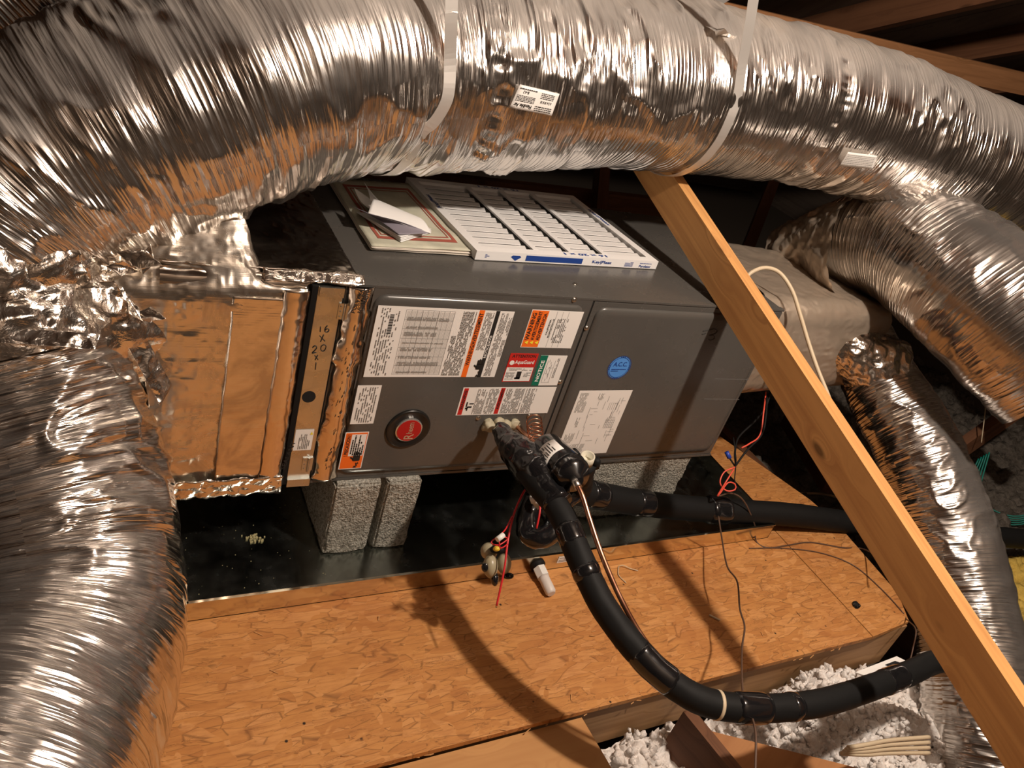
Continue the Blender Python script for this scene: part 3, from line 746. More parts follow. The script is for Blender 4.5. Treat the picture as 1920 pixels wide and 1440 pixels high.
# round blue sticker
c = at_y(1161, 689, PY)
mb = MB(); mb.lathe((c[0], PY, c[2]), (c[0], PY - 1, c[2]), [(0, .0285), (.0004, .0285)], 40); bl = build('round_label', mb, M['labelblue'], ah); bl['label'] = 'round blue sticker with a dark notched ring'
mb = MB()
for k in range(36):
    a = k * math.pi / 18
    if k % 9 in (0, 8): w0, w1 = .026, .0315
    else: w0, w1 = .0292, .0312
    if k in (9, 10, 27, 28, 1, 19): w0 = .026
    p = [(c[0] + rr0 * math.cos(aa), PY - .0007, c[2] + rr0 * math.sin(aa)) for rr0, aa in ((w0, a - .05), (w1, a - .05), (w1, a + .05), (w0, a + .05))]
    mb.add(p, [(0, 1, 2, 3)])
for k in range(40):
    a, a2 = k * math.pi / 20, (k + 1) * math.pi / 20
    mb.add([(c[0] + q * math.cos(z_), PY - .0007, c[2] + q * math.sin(z_)) for q, z_ in ((.0255, a), (.0268, a), (.0268, a2), (.0255, a2))], [(0, 1, 2, 3)])
build('notched_ring', mb, M['navy'], bl)
mb = MB(); O = (c[0], PY - .0008, c[2]); text(mb, 'A.C.C.', O, (1, 0, 0), (0, 0, 1), -.019, .003, .038, .012, 0, .02)
build('lettering', mb, M['navy'], bl)
mb = MB(); fine_print(mb, O, (1, 0, 0), (0, 0, 1), -.02, .02, -.014, -.001, .0045, .4, 0); build('fine_print', mb, M['navy'], bl)
# round badge
c = at_y(765, 803, PY)
bd = MB(); bd.lathe((c[0], PY, c[2]), (c[0], PY - 1, c[2]), [(0, .047), (.003, .047), (.005, .0445), (.005, .041), (.0035, .039), (.0035, .002)], 48)
bd.smooth = True; bo = build('brand_badge', bd, mat('badge_black', (.012, .011, .010), .3), ah); bo['label'] = 'round black badge with a red centre'
mb = MB(); mb.lathe((c[0], PY - .0035, c[2]), (c[0], PY - 1, c[2]), [(0, .0285), (.003, .0285), (.004, .0265), (.004, .001)], 40); ringo = build('badge_rim', mb, M['glosswhite'], bo)
mb = MB(); mb.lathe((c[0], PY - .0075, c[2]), (c[0], PY - 1, c[2]), [(0, .0258), (.0006, .0258)], 40); build('badge_centre', mb, M['badgered'], bo)
mb = MB(); text(mb, 'heem', (c[0] + .0105, PY - .0085, c[2]), RZ, UX, -.0075, .003, .028, .013, 0, .008); build('lettering', mb, M['glosswhite'], bo); mb = MB()
text(mb, 'R', (c[0] + .0105, PY - .0085, c[2]), RZ, UX, -.0215, -.001, .013, .020, 0, .004); build('lettering', mb, M['glosswhite'], bo)
# handwriting on the right panel
mb = MB()
for pts in ([(1318, 621), (1328, 619), (1340, 617), (1345, 621), (1340, 626), (1330, 629), (1338, 629), (1340, 634), (1333, 638), (1327, 636)], [(1316, 627), (1324, 625)]):
    q = [at_y(a, c_, PY - .0006) for a, c_ in pts]; mb.tube(q, .0009, 5)
build('marker_writing', mb, M['ink'], ah)

# ---------------- filter rack, seals and return plenum
pl = thing('return_plenum', 'foil faced return plenum box taped to the left end of the air handler', 'plenum', (-.25, .25, -H))
def foil_sheet(name, fn, nu, nv, material, parent, two=False):
    uu, vv = np.meshgrid(np.linspace(0, 1, nu), np.linspace(0, 1, nv), indexing='ij'); P = fn(uu, vv)
    mb = MB(); mb.grid(P); return build(name, mb, material, parent)
def rounded_box(x0, x1, y0, y1, z0, z1, rad, amp, s, n=90, taper=None):
    """closed box skin wrapped around the X axis with soft corners, gently dented"""
    nx, na = n, 4 * n; X = np.linspace(x0, x1, nx); per = 2 * ((y1 - y0) + (z1 - z0)); t_ = np.linspace(0, per, na, endpoint=False)
    Y = np.empty(na); Z = np.empty(na); hy, hz = (y1 - y0), (z1 - z0)
    for i, q in enumerate(t_):
        if q < hz: Y[i], Z[i] = y0, z0 + q
        elif q < hz + hy: Y[i], Z[i] = y0 + q - hz, z1
        elif q < 2 * hz + hy: Y[i], Z[i] = y1, z1 - (q - hz - hy)
        else: Y[i], Z[i] = y1 - (q - 2 * hz - hy), z0
    cy, cz = (y0 + y1) / 2, (z0 + z1) / 2
    dy = np.clip(Y, y0 + rad, y1 - rad); dz = np.clip(Z, z0 + rad, z1 - rad); ey, ez = Y - dy, Z - dz; l = np.hypot(ey, ez) + 1e-9
    ey, ez = ey / l, ez / l; Y2, Z2 = dy + ey * rad, dz + ez * rad
    P = np.zeros((nx, na, 3)); P[..., 0] = X[:, None]; P[..., 1] = Y2; P[..., 2] = Z2
    if taper: P = taper(P)
    d = amp * noise3(P * 9, s) + amp * .4 * noise3(P * 30, s + 1) + amp * .25 * ridged(P * 55, s + 2)
    P[..., 1] += ey * d; P[..., 2] += ez * d
    mb = MB(); mb.grid(P, None, True)
    return mb
mb = rounded_box(-.345, -.112, .001, .545, -H - .002, .002, .02, .002, 11)
build('duct_board', mb, M['board_foil'], pl)
# end board and a crumpled upper edge strip
mb = MB(); mb.box(-.347, -.344, .01, .54, -H + .01, -.01); build('end_board', mb, M['board_foil'], pl)
def strip(name, A, B, wdir, wd, amp, s, material, parent, nrm=(0, -1, 0), nu=None, bend=0., ragged=.003):
    A = np.array(A, float); B = np.array(B, float); wdir = np.array(wdir, float); nrm = np.array(nrm, float); Ln = np.linalg.norm(B - A)
    nu = nu or int(Ln / .004) + 2; nv = max(6, int(wd / .004))
    uu, vv = np.meshgrid(np.linspace(0, 1, nu), np.linspace(0, 1, nv), indexing='ij')
    P = A + (B - A) * uu[..., None] + wdir * ((vv - .5) * wd)[..., None]
    rag = noise3(vec(uu * Ln * 60, 0 * uu, 0 * uu), s) * ragged * (np.abs(vv - .5) * 2) ** 4
    P = P + wdir * (rag * np.sign(vv - .5))[..., None]
    P += nrm * (amp * (noise3(P * 40, s) * .6 + ridged(P * 90, s + 1) * .5) + amp + .002)[..., None]
    P += nrm * (bend * np.sin(math.pi * vv))[..., None]
    m_ = MB(); m_.grid(P); o = build(name, m_, material, parent); md = o.modifiers.new('thickness', 'SOLIDIFY'); md.thickness = .0006; return o
# vertical tape columns on the front either side of the filter door
strip('foil_tape', (-.137, -.010, -H), (-.137, -.010, -.012), (1, 0, 0), .042, .0009, 21, M['tape_foil'], pl, bend=.005, ragged=.0012)
strip('foil_tape', (-.195, -.010, -H), (-.195, -.010, -.03), (1, 0, 0), .085, .0006, 22, M['board_foil'], pl, bend=0, ragged=.0008)
strip('foil_tape', (-.35, -.010, -H + .010), (-.112, -.010, -H + .010), (0, 0, 1), .042, .005, 23, M['wrap'], pl)
strip('foil_tape', (-.19, .012, -.002), (-.02, .006, .003), (0, .8, .6), .024, .003, 24, M['wrap'], pl, nrm=(0, -.6, .8))
strip('foil_tape', (-.345, .28, .004), (-.03, .28, .004), (0, 1, 0), .52, .0012, 26, M['board_foil'], pl, nrm=(0, 0, 1))
mb = MB()
p = at_y(520, 875, -.008); text(mb, 'SEALANT', (p[0] + .012, -.0185, p[2]), (.18, 0, .98), (-.98, 0, .18), 0, 0, .07, .009, .0, .02); build('tape_print', mb, M['ink'], pl); mb = MB()
text(mb, 'FOIL', (p[0] + .008, -.0185, p[2] - .06), (.18, 0, .98), (-.98, 0, .18), 0, 0, .035, .009, .0, .02); build('tape_print', mb, M['ink'], pl)

fr = thing('filter_rack', 'narrow galvanized filter rack door marked 16 x 20 x 1 in black marker', 'filter rack', (-.08, .25, -H))
b = MB(); b.box(-.112, -.052, .002, .545, -H, -.002); build('rack_frame', b, M['void'], fr)
xl, xr_ = -.1005, -.056
b = MB(); b.box(xl, xr_, -.006, .001, -H + .012, -.006); ddo = build('rack_door', b, M['galv'], fr, bevel=.001)
b = MB(); b.box(xl, xr_, -.012, -.004, -H - .004, -H + .014); build('door_lip', b, M['galv'], ddo)
b = MB(); b.box(xl + .002, xr_, -.010, -.004, -.024, -.006); build('door_lip', b, M['galv'], ddo)
b = MB(); b.box(-.1118, -.102, -.010, .002, -H + .002, -.004); build('black_gasket', b, M['black'], fr)
for px, py in ((645, 583), (577, 869)):
    p = at_y(px, py, -.006); b = MB(); b.box(p[0] - .011, p[0] + .009, -.0085, -.006, p[2] - .016, p[2] + .016); b.lathe((p[0], -.010, p[2] - .017), (p[0], -.010, p[2] + 1), [(0, .0022), (.034, .0022)], 10)
    ho = build('hinge', b, M['galv'], fr)
    for dz in (-.010, 0, .010):
        c2 = MB(); c2.lathe((p[0] - .007, -.0085, p[2] + dz), (p[0] - .007, -1, p[2] + dz), [(0, .0018), (.0014, .0012)], 8); build('rivet', c2, M['steel'], ho)
p = at_y(579, 744, -.006); mb = MB(); mb.lathe((p[0], -.0064, p[2]), (p[0], -1, p[2]), [(0, .0125), (.0005, .0125)], 28); build('finger_hole', mb, M['void'], ddo)
mb = MB(); HY = -.0066
def scrib(strokes, sc=1.):
    for st in strokes: mb.tube([at_y(a, c_, HY) for a, c_ in st], .00085, 5, .002)
z4 = lambda pts: [(300 + a * .30553, 500 + c_ * .30553) for a, c_ in pts]
scrib([z4([(985, 370), (983, 400)]), z4([(1028, 362), (1014, 380), (1012, 398), (1028, 402), (1038, 388), (1024, 382), (1014, 392)]),
       z4([(980, 425), (1012, 458)]), z4([(1005, 418), (985, 462)]),
       z4([(935, 498), (952, 486), (962, 498), (950, 515), (934, 532), (960, 526)]), z4([(1005, 480), (990, 490), (988, 512), (1002, 520), (1016, 505), (1018, 486), (1005, 480)]),
       z4([(950, 546), (970, 572)]), z4([(968, 544), (952, 574)]), z4([(958, 590), (953, 632)])])
build('marker_writing', mb, M['ink'], fr)
q = [at_y(*a, -.0066) for a in ((557, 806), (592, 802), (581, 840), (543, 845))]
b = MB(); b.plate((q[0][0] - .002, -.0066, q[3][2]), (1, 0, 0), (0, 0, 1), q[1][0] - q[0][0], q[0][2] - q[3][2]); so = build('sticker', b, M['paper'], fr)
b = MB(); fine_print(b, (q[1][0] - .006, -.0074, q[3][2] + .003), (0, 0, 1), (-1, 0, 0), 0, .036, .001, .024, .0032, .4, -.0002); build('fine_print', b, M['greyink'], so)
b = MB(); b.add([(q[1][0] - .009, -.0076, q[0][2] - .012), (q[1][0] - .003, -.0076, q[0][2] - .012), (q[1][0] - .006, -.0076, q[0][2] - .005)], [(0, 1, 2)]); build('warning_triangle', b, M['yellowink'], so)
# wide foil tape sealing the rack to the cabinet
ft = strip('foil_tape', (-.0255, .0, -H + .006), (-.0255, .0, -.002), (1, 0, 0), .052, .0010, 31, M['tape_foil'], fr, bend=.012, ragged=.006)
mb = MB()
for sx, dx in (('POLYKEN', .0), ('FOILMASTIC', .012)):
    p = at_y(672, 583, -.02); text(mb, sx, (p[0] - .006 + dx, -.0205, p[2] - .005), (.22, 0, .975), (-.975, 0, .22), 0, 0, .05, .008, 0, .03); build('tape_print', mb, M['ink'], fr); mb = MB()
mb = MB()
for k in range(46):
    z = -.08 - rnd.random() * .33; x = -.028 + rnd.gauss(0, .005); mb.beam((x, -.0165, z), (x + .002, -.0165, z + rnd.uniform(.002, .007)), .0008, .0009, (1, 0, 0))
build('fine_print', mb, M['ink'], fr)['kind'] = 'stuff'

# ================================================================== DUCTS
def duct(name, pts, radii, step_u, nv, amp, s, material, parent, pinch=(), flat=None, sag=0., rowscale=1.):
    P, S_ = resample(smooth_path(pts, .01), step_u); P = P.copy()
    ker = np.ones(25) / 25
    Ps = np.stack([np.convolve(np.pad(P[:, k], 12, mode='reflect', reflect_type='odd'), ker, 'valid') for k in range(3)], 1); P = Ps
    T, N, B = frames(P); nt = len(P); a = np.arange(nv) * 2 * math.pi / nv
    R = np.interp(S_, np.linspace(0, S_[-1], len(radii)), radii)[:, None]
    U = S_[:, None]; ca, sa = np.cos(a)[None], np.sin(a)[None]; r0 = np.mean(radii)
    # seamless noise around: sample on a cylinder; stretched around the hoop so the folds run with the hoops
    tw = U + .02 * noise3(vec(U * 3, ca * 1.2, sa * 1.2), s + 9)
    def cyl(fu, fa, k): return noise3(vec(tw * fu, ca * fa, sa * fa + 0 * U), s + k)
    big = cyl(5, 1.0, 0); mid = cyl(28, 1.5, 1); fine = cyl(85, 2.4, 2)
    fold = 1 - np.abs(cyl(24, 1.8, 3)) * 2; fold = np.clip(fold - .45, 0, 1) * 1.8
    facet = 1 - np.abs(cyl(52, 3.2, 4)) * 2
    mask = np.clip(cyl(4, 1.5, 5) * 1.6 + .6, .15, 1)
    d = amp * (big * 1.2 + mid * .55 + (fine * .30 + fold * .75 + facet * .32) * mask)
    d = d + sag * np.minimum(0, sa) * 0
    for (u0, dep, wdt) in pinch: d = d - dep * np.exp(-((U - u0) / wdt) ** 2) + .5 * dep * np.exp(-((U - u0) / wdt) ** 2) * noise3(vec(ca * 14, sa * 14, U * 10), s + 20)
    RR = R + d
    Q = P[:, None] + (N[:, None] * ca[..., None] + B[:, None] * sa[..., None]) * RR[..., None]
    if flat is not None: Q[..., 2] = np.maximum(Q[..., 2], flat + .001 * (1 + noise3(Q * 30, s)))
    V = (a * r0)[None] + 0 * U; U2 = U + 0 * V
    nxt = np.concatenate([V[:, 1:], V[:, :1] + 2 * math.pi * r0], 1)
    i0, i1 = slice(0, nt - 1), slice(1, nt)
    UV = np.stack([np.stack([U2[i0], V[i0]], -1), np.stack([U2[i0], nxt[i0]], -1), np.stack([U2[i1], nxt[i1]], -1), np.stack([U2[i1], V[i1]], -1)], 2).reshape(-1, 2)
    mb = MB(); mb.grid(Q, UV, True); o = build(name, mb, material, parent); o['path'] = 0; del o['path']; return o, P, S_, (T, N, B)

DP = [at(-150, 560, 1.12), at(-60, 440, 1.13), at(40, 335, 1.15), at(180, 262, 1.18), at(340, 200, 1.22), (-.129, .216, .287), (.081, .287, .313), (.366, .317, .338), (.714, .331, .375), (1.122, .315, .401), (1.587, .248, .398), (2.1, .12, .36), (2.6, -.05, .30)]
dt = thing('flexible_duct', 'large silver flexible duct hanging over the air handler across the top', 'duct', (.7, .33, .37))
_, DPp, DS, DF = duct('foil_jacket', DP, [.17, .175, .185, .188, .185, .182, .180, .179, .179, .179, .18, .18, .18], .0042, 300, .0088, 1, M['duct_a'], dt, pinch=((1.02, .010, .018), (1.93, .008, .018)))
def duct_at(x):
    i = int(np.argmin(np.abs(DPp[:, 0] - x))); return DPp[i], DF[0][i]
# sticker on a duct: patch following the cylinder
def curved_label(name, corners, center, axis, r, parent, material=None):
    c = np.array(center); ax = np.array(axis); n = 8; q = []
    for i in range(n):
        row = []
        for j in range(n):
            u, v = i / (n - 1), j / (n - 1)
            px = (1 - u) * (1 - v) * corners[0][0] + (1 - u) * v * corners[1][0] + u * v * corners[2][0] + u * (1 - v) * corners[3][0]
            py = (1 - u) * (1 - v) * corners[0][1] + (1 - u) * v * corners[1][1] + u * v * corners[2][1] + u * (1 - v) * corners[3][1]
            d = _ray(px, py); oc = C0 - c; dd = d - ax * (d @ ax); oo = oc - ax * (oc @ ax)
            A, Bq, Cq = dd @ dd, 2 * dd @ oo, oo @ oo - r * r; disc = max(Bq * Bq - 4 * A * Cq, 0); t_ = (-Bq - math.sqrt(disc)) / (2 * A)
            row.append(C0 + d * t_)
        q.append(row)
    mb = MB(); mb.grid(np.array(q)); o = build(name, mb, material or M['paper'], parent); md = o.modifiers.new('t', 'SOLIDIFY'); md.thickness = .0006
    return o, np.array(q)
cc, ax = duct_at(.36)
lb, q = curved_label('duct_label', [(975, 158), (1049, 176), (1034, 217), (955, 202)], cc, ax, .190, dt)
def on_quad(q, items, m, parent, flip=True, name='lettering', weight=.02, fine=()):
    # (u across left->right, v top->bottom) reading frame of a curved label; rotated 180 when flip
    n = q.shape[0] - 1
    def pt(u, v):
        if flip: u, v = 1 - u, 1 - v
        a = min(int(v * n), n - 1); b_ = min(int(u * n), n - 1); fv, fu = v * n - a, u * n - b_
        p = (1 - fv) * ((1 - fu) * q[a, b_] + fu * q[a, b_ + 1]) + fv * ((1 - fu) * q[a + 1, b_] + fu * q[a + 1, b_ + 1])
        d = C0 - p; return p + d / np.linalg.norm(d) * .0016
    mb = MB()
    for sx, u0, v0, wd, ht in items:
        V, Fc = text_verts(sx, weight); lo_, hi = V.min(0), V.max(0)
        mb.add([pt(u0 + (x - lo_[0]) / (hi[0] - lo_[0]) * wd, v0 + ht - (y - lo_[1]) / (hi[1] - lo_[1]) * ht) for x, y, _ in V], Fc)
    for (u0, u1, v0, v1, nr) in fine:
        for k in range(nr):
            v = v0 + (v1 - v0) * k / nr; u = u0
            while u < u1:
                w2 = min(rnd.uniform(.02, .08), u1 - u)
                mb.add([pt(u, v), pt(u + w2, v), pt(u + w2, v + (v1 - v0) / nr * .45), pt(u, v + (v1 - v0) / nr * .45)], [(0, 1, 2, 3)]); u += w2 + .012
    return build(name, mb, M[m], parent)
on_quad(q, [('Flexible Air', .52, .10, .42, .16), ('R-4.2', .70, .68, .14, .12), ('6 5 6 10 8 10', .10, .42, .26, .12)], 'ink', lb,
        fine=[(.5, .95, .34, .62, 5), (.05, .45, .08, .32, 3), (.08, .4, .62, .9, 4), (.52, .95, .84, .94, 1)])
cc, ax = duct_at(1.32)
lb, q = curved_label('duct_label', [(1590, 285), (1645, 292), (1636, 317), (1574, 311)], cc, ax, .186, dt)
on_quad(q, [], 'labelgrey', lb, name='fine_print', fine=[(.05, .95, .1, .9, 7)])

ld = thing('flexible_duct', 'wide silver flexible duct dropping from the left end of the plenum to the floor', 'duct', (-.5, -.2, FZ))
LP = [(-.62, .10, -.02), (-.60, .04, -.13), (-.565, -.06, -.27), (-.53, -.17, -.385), (-.51, -.29, -.452), (-.50, -.42, -.462), (-.52, -.56, -.46), (-.58, -.80, -.455), (-.66, -1.05, -.45)]
LP = [(-.60, .085, .0), (-.575, .05, -.12), (-.540, -.015, -.24), (-.505, -.11, -.345), (-.487, -.22, -.425), (-.494, -.34, -.462), (-.525, -.46, -.465), (-.57, -.60, -.46), (-.66, -.80, -.455), (-.80, -1.1, -.45)]
duct('foil_jacket', LP, [.15, .165, .18, .184, .182, .18, .178, .178, .178, .178], .0042, 280, .0105, 51, M['duct_b'], ld, flat=FZ + .002)

rd = thing('flexible_duct', 'bulging silver flexible duct at the upper right below the long duct', 'duct', (1.5, .1, .1))
RP = [at(1490, 470, 2.5), at(1555, 462, 2.36), at(1625, 450, 2.22), at(1715, 465, 2.1), at(1800, 520, 2.0), at(1890, 600, 1.93), at(2000, 710, 1.88)]
duct('foil_jacket', RP, [.09, .11, .145, .168, .175, .175, .173], .0045, 260, .005, 71, M['duct_c'], rd, pinch=((.05, .02, .05),))
rd2 = thing('flexible_duct', 'slimmer silver flexible duct running down behind the diagonal stud', 'duct', (1.45, -.2, -.4))
RQ = [at(1600, 600, 2.35), at(1640, 695, 2.27), at(1690, 785, 2.2), at(1738, 885, 2.14), at(1775, 990, 2.09), at(1808, 1140, 2.02), at(1832, 1300, 1.93), at(1840, 1480, 1.86)]
duct('foil_jacket', RQ, [.08, .10, .112, .118, .122, .126, .128, .128], .0045, 220, .0045, 81, M['duct_d'], rd2)
# a darker duct behind, upper left corner, and one behind the cabinet
bd_ = thing('flexible_duct', 'dark silver duct in the extreme upper left corner, behind the large duct', 'duct', at(20, 10, 1.65))
duct('foil_jacket', [at(-260, 120, 1.62), at(-90, 30, 1.64), at(50, -70, 1.66), at(200, -200, 1.66)], [.14] * 4, .006, 160, .004, 91, M['duct_c'], bd_)
bd_ = thing('flexible_duct', 'small dim duct seen in the dark beneath the long duct, above the newspaper', 'duct', at(810, 270, 2.3))
duct('foil_jacket', [at(700, 215, 2.15), at(760, 262, 2.2), at(830, 285, 2.3), at(930, 270, 2.5), at(1010, 250, 2.7)], [.05, .06, .065, .065, .06], .006, 100, .003, 95, M['duct_c'], bd_)
bd_ = thing('flexible_duct', 'dark duct beyond the bulging duct at the right edge', 'duct', at(1890, 380, 2.9))
duct('foil_jacket', [at(1780, 300, 3.3), at(1860, 370, 3.0), at(1960, 460, 2.8), at(2080, 600, 2.6)], [.15] * 4, .006, 140, .006, 97, M['duct_d'], bd_)

# ---------------- crumpled junction on the left where both ducts meet the plenum
jn = thing('duct_collar', 'mass of crumpled foil tape joining both left ducts to the plenum', 'duct collar', (-.5, .1, -.05))
def wrap_tube(name, pts, radii, amp, s, parent, material=None, nv=200, step=.005, ca_f=6.):
    P, S_ = resample(smooth_path(pts, .01), step); T, N, B = frames(P); a = np.arange(nv) * 2 * math.pi / nv
    R = np.interp(S_, np.linspace(0, S_[-1], len(radii)), radii)[:, None]; ca, sa = np.cos(a)[None], np.sin(a)[None]; U = S_[:, None]
    Q = P[:, None] + (N[:, None] * ca[..., None] + B[:, None] * sa[..., None]) * R[..., None]
    d = amp * (noise3(Q * 9, s) * 1.2 + (1 - 2 * np.abs(noise3(Q * 22, s + 1))) * .7 + (1 - 2 * np.abs(noise3(Q * 55, s + 2))) * .35 + noise3(Q * 120, s + 3) * .12)
    Q = Q + (N[:, None] * ca[..., None] + B[:, None] * sa[..., None]) * d[..., None]
    mb = MB(); V = (a * .15)[None] + 0 * U; U2 = U + 0 * V; mb.grid(Q, None, True); return build(name, mb, material or M['wrap'], parent)
wrap_tube('foil_wrap', [(-.34, .20, -.17), (-.40, .16, -.15), (-.48, .11, -.12), (-.58, .07, -.10), (-.66, .04, -.10)], [.16, .165, .165, .15, .12], .010, 101, jn)
wrap_tube('foil_wrap', [at(-120, 520, 1.13), at(-20, 470, 1.13), at(60, 440, 1.17), at(150, 440, 1.22)], [.10, .13, .135, .09], .014, 111, jn)
wrap_tube('foil_wrap', [(-.60, .085, .01), (-.585, .06, -.08), (-.565, .02, -.16)], [.155, .172, .178], .009, 121, jn)
# foil flaps: smooth triangular gusset on the plenum shoulder and the broad tape band over it
def flap(name, corners, amp, s, material, parent, n=60):
    q = [np.array(c, float) for c in corners]; u, v = np.meshgrid(np.linspace(0, 1, n), np.linspace(0, 1, n), indexing='ij'); u = u[..., None]; v = v[..., None]
    P = (1 - u) * (1 - v) * q[0] + (1 - u) * v * q[1] + u * v * q[2] + u * (1 - v) * q[3]
    nn = np.cross(q[1] - q[0], q[3] - q[0]); nn /= np.linalg.norm(nn)
    if nn @ (C0 - q[0]) < 0: nn = -nn
    P = P + nn * (amp * (noise3(P * 14, s) + .5 * (1 - 2 * np.abs(noise3(P * 40, s + 1))) + .2 * noise3(P * 110, s + 2)))[..., None]
    mb = MB(); mb.grid(P); o = build(name, mb, material, parent); md = o.modifiers.new('t', 'SOLIDIFY'); md.thickness = .0008; return o
def loft(name, rows, amp, sd, material, parent, nu=110, nv=70):
    R_ = [resample(smooth_path(r, .01), .002)[0] for r in rows]; R_ = [r[np.linspace(0, len(r) - 1, nu).astype(int)] for r in R_]
    P = np.array([resample(smooth_path([r[i] for r in R_], .004), .001)[0][np.linspace(0, len(resample(smooth_path([r[i] for r in R_], .004), .001)[0]) - 1, nv).astype(int)] for i in range(nu)])
    du = np.gradient(P, axis=0); dv = np.gradient(P, axis=1); nn = np.cross(du, dv); nn /= np.linalg.norm(nn, axis=-1, keepdims=True) + 1e-9
    if (nn[nu // 2, nv // 2] @ (C0 - P[nu // 2, nv // 2])) < 0: nn = -nn
    P = P + nn * (amp * (noise3(P * 12, sd) + .55 * (1 - 2 * np.abs(noise3(P * 34, sd + 1))) + .3 * (1 - 2 * np.abs(noise3(P * 80, sd + 2)))))[..., None]
    mb = MB(); mb.grid(P); o = build(name, mb, material, parent); md = o.modifiers.new('t', 'SOLIDIFY'); md.thickness = .0007; return o
loft('foil_gusset', [[at_y(185, 478, .045), at_y(320, 400, .09), at_y(442, 388, .095), at_y(492, 505, .035), at_y(565, 535, .018)],
                     [at_y(190, 510, .02), at_y(320, 470, .04), at_y(435, 465, .045), at_y(500, 525, .01), at_y(575, 541, .006)],
                     [at_y(195, 545, -.004), at_y(320, 543, -.006), at_y(440, 545, -.008), at_y(510, 549, -.008), at_y(578, 550, -.007)],
                     [(-.385, -.006, -.10), (-.31, -.008, -.10), (-.24, -.008, -.10), (-.18, -.008, -.10), (-.122, -.008, -.10)],
                     [(-.352, -.005, -.26), (-.29, -.007, -.26), (-.23, -.007, -.26), (-.18, -.007, -.26), (-.122, -.007, -.26)],
                     [(-.352, -.005, -.44), (-.29, -.007, -.44), (-.23, -.007, -.44), (-.18, -.007, -.44), (-.122, -.007, -.44)]], .0022, 131, M['satin'], jn, nv=220)
flap('foil_tape_band', [at(135, 500, 1.10), at(175, 455, 1.14), at(310, 405, 1.24), at(300, 445, 1.22)], .006, 133, M['wrap'], jn)
flap('foil_tape_band', [at(175, 530, 1.14), at(215, 525, 1.15), at(322, 720, 1.27), at(300, 760, 1.25)], .006, 135, M['wrap'], jn)
flap('foil_tape_band', [at(0, 610, 1.02), at(0, 640, 1.01), at(180, 655, 1.08), at(190, 625, 1.09)], .004, 137, M['wrap'], jn)
rng = random.Random(4)
for k in range(14):
    px, py = rng.uniform(0, 300), rng.uniform(470, 610); a = rng.uniform(0, 3.14); r_ = rng.uniform(22, 55); t_ = 1.06 + px / 300 * .12
    cs = [at(px + r_ * math.cos(a + j * 1.57) * (1 if j % 2 else .45), py + r_ * math.sin(a + j * 1.57) * (1 if j % 2 else .45), t_ + rng.uniform(-.02, .02)) for j in range(4)]
    flap('foil_scrap', cs, .006, 140 + k * 3, M['wrap'], jn, n=26)

# ---------------- supply plenum on the right end
sp_ = thing('supply_plenum', 'dusty foil wrapped supply plenum on the right end of the air handler', 'plenum', (1.3, .2, -.1))
def tap(P):
    t_ = (P[..., 0] - 1.026) / .55; P = P.copy(); P[..., 2] = P[..., 2] * (1 - .12 * t_) - .02 * t_; P[..., 1] = .24 + (P[..., 1] - .24) * (1 - .15 * t_); return P
build('duct_board', rounded_box(1.026, 1.56, .03, .47, -.30, .0, .06, .005, 61, taper=tap), M['dull_foil'], sp_)
b = MB(); b.box(1.555, 1.562, .08, .42, -.25, -.05); build('end_board', b, M['dull_foil'], sp_)
wrap_tube('foil_wrap', [at(1480, 490, 2.42), at(1550, 470, 2.3), at(1640, 470, 2.14)], [.10, .125, .165], .011, 151, sp_, M['dull_foil'], nv=140)
wrap_tube('foil_wrap', [at(1560, 640, 2.18), at(1600, 660, 2.2), at(1648, 690, 2.24)], [.055, .075, .095], .010, 161, sp_, nv=140)
flap('foil_tape_band', [at(1525, 435, 2.2), at(1500, 430, 2.25), at(1560, 480, 2.2), at(1600, 520, 2.15)], .006, 165, M['wrap'], sp_, n=30)

# ---------------- hanging straps
def ribbon(name, pts, wd, wdir, parent, material, th=.0009):
    P = smooth_path(pts, .01); wdir = np.array(wdir, float); T = np.gradient(P, axis=0); V = []
    Fc = []
    for p, t_ in zip(P, T):
        t_ = t_ / np.linalg.norm(t_); w_ = wdir - t_ * (wdir @ t_); w_ /= np.linalg.norm(w_); n_ = np.cross(t_, w_)
        V += [p - w_ * wd / 2 - n_ * th / 2, p + w_ * wd / 2 - n_ * th / 2, p + w_ * wd / 2 + n_ * th / 2, p - w_ * wd / 2 + n_ * th / 2]
    n = len(P)
    for i in range(n - 1):
        for j in range(4): k = (j + 1) % 4; Fc.append((4 * i + j, 4 * i + k, 4 * i + 4 + k, 4 * i + 4 + j))
    Fc += [(3, 2, 1, 0), (4 * n - 4, 4 * n - 3, 4 * n - 2, 4 * n - 1)]
    mb = MB(); mb.add(V, Fc); return build(name, mb, material, parent)
def strap(c, ax, top_f, r, name_label, top_b=None, wd=.025, a0=200, a1=-30):
    """cradle strap: down the near side of the duct, under it and up the far side"""
    c = np.array(c); ax = np.array(ax); ax /= np.linalg.norm(ax); e1 = np.array([ax[1], -ax[0], 0]); e1 /= np.linalg.norm(e1)   # towards the viewer
    e2 = np.cross(ax, e1); e2 = e2 if e2[2] > 0 else -e2
    pts = [top_f]; 
    for a in np.linspace(a0, a1, 22): pts.append(c + r * (-e1 * math.cos(math.radians(a)) + e2 * math.sin(math.radians(a)) * -1 * -1))
    return pts, e1, e2
def on_duct(x, px, py, r=.197):
    c, ax = duct_at(x); ax = ax / np.linalg.norm(ax); d = _ray(px, py); oc = C0 - c; dd = d - ax * (d @ ax); oo = oc - ax * (oc @ ax)
    A_, B_, C_ = dd @ dd, 2 * dd @ oo, oo @ oo - r * r; return C0 + d * ((-B_ - math.sqrt(max(B_ * B_ - 4 * A_ * C_, 0))) / (2 * A_))
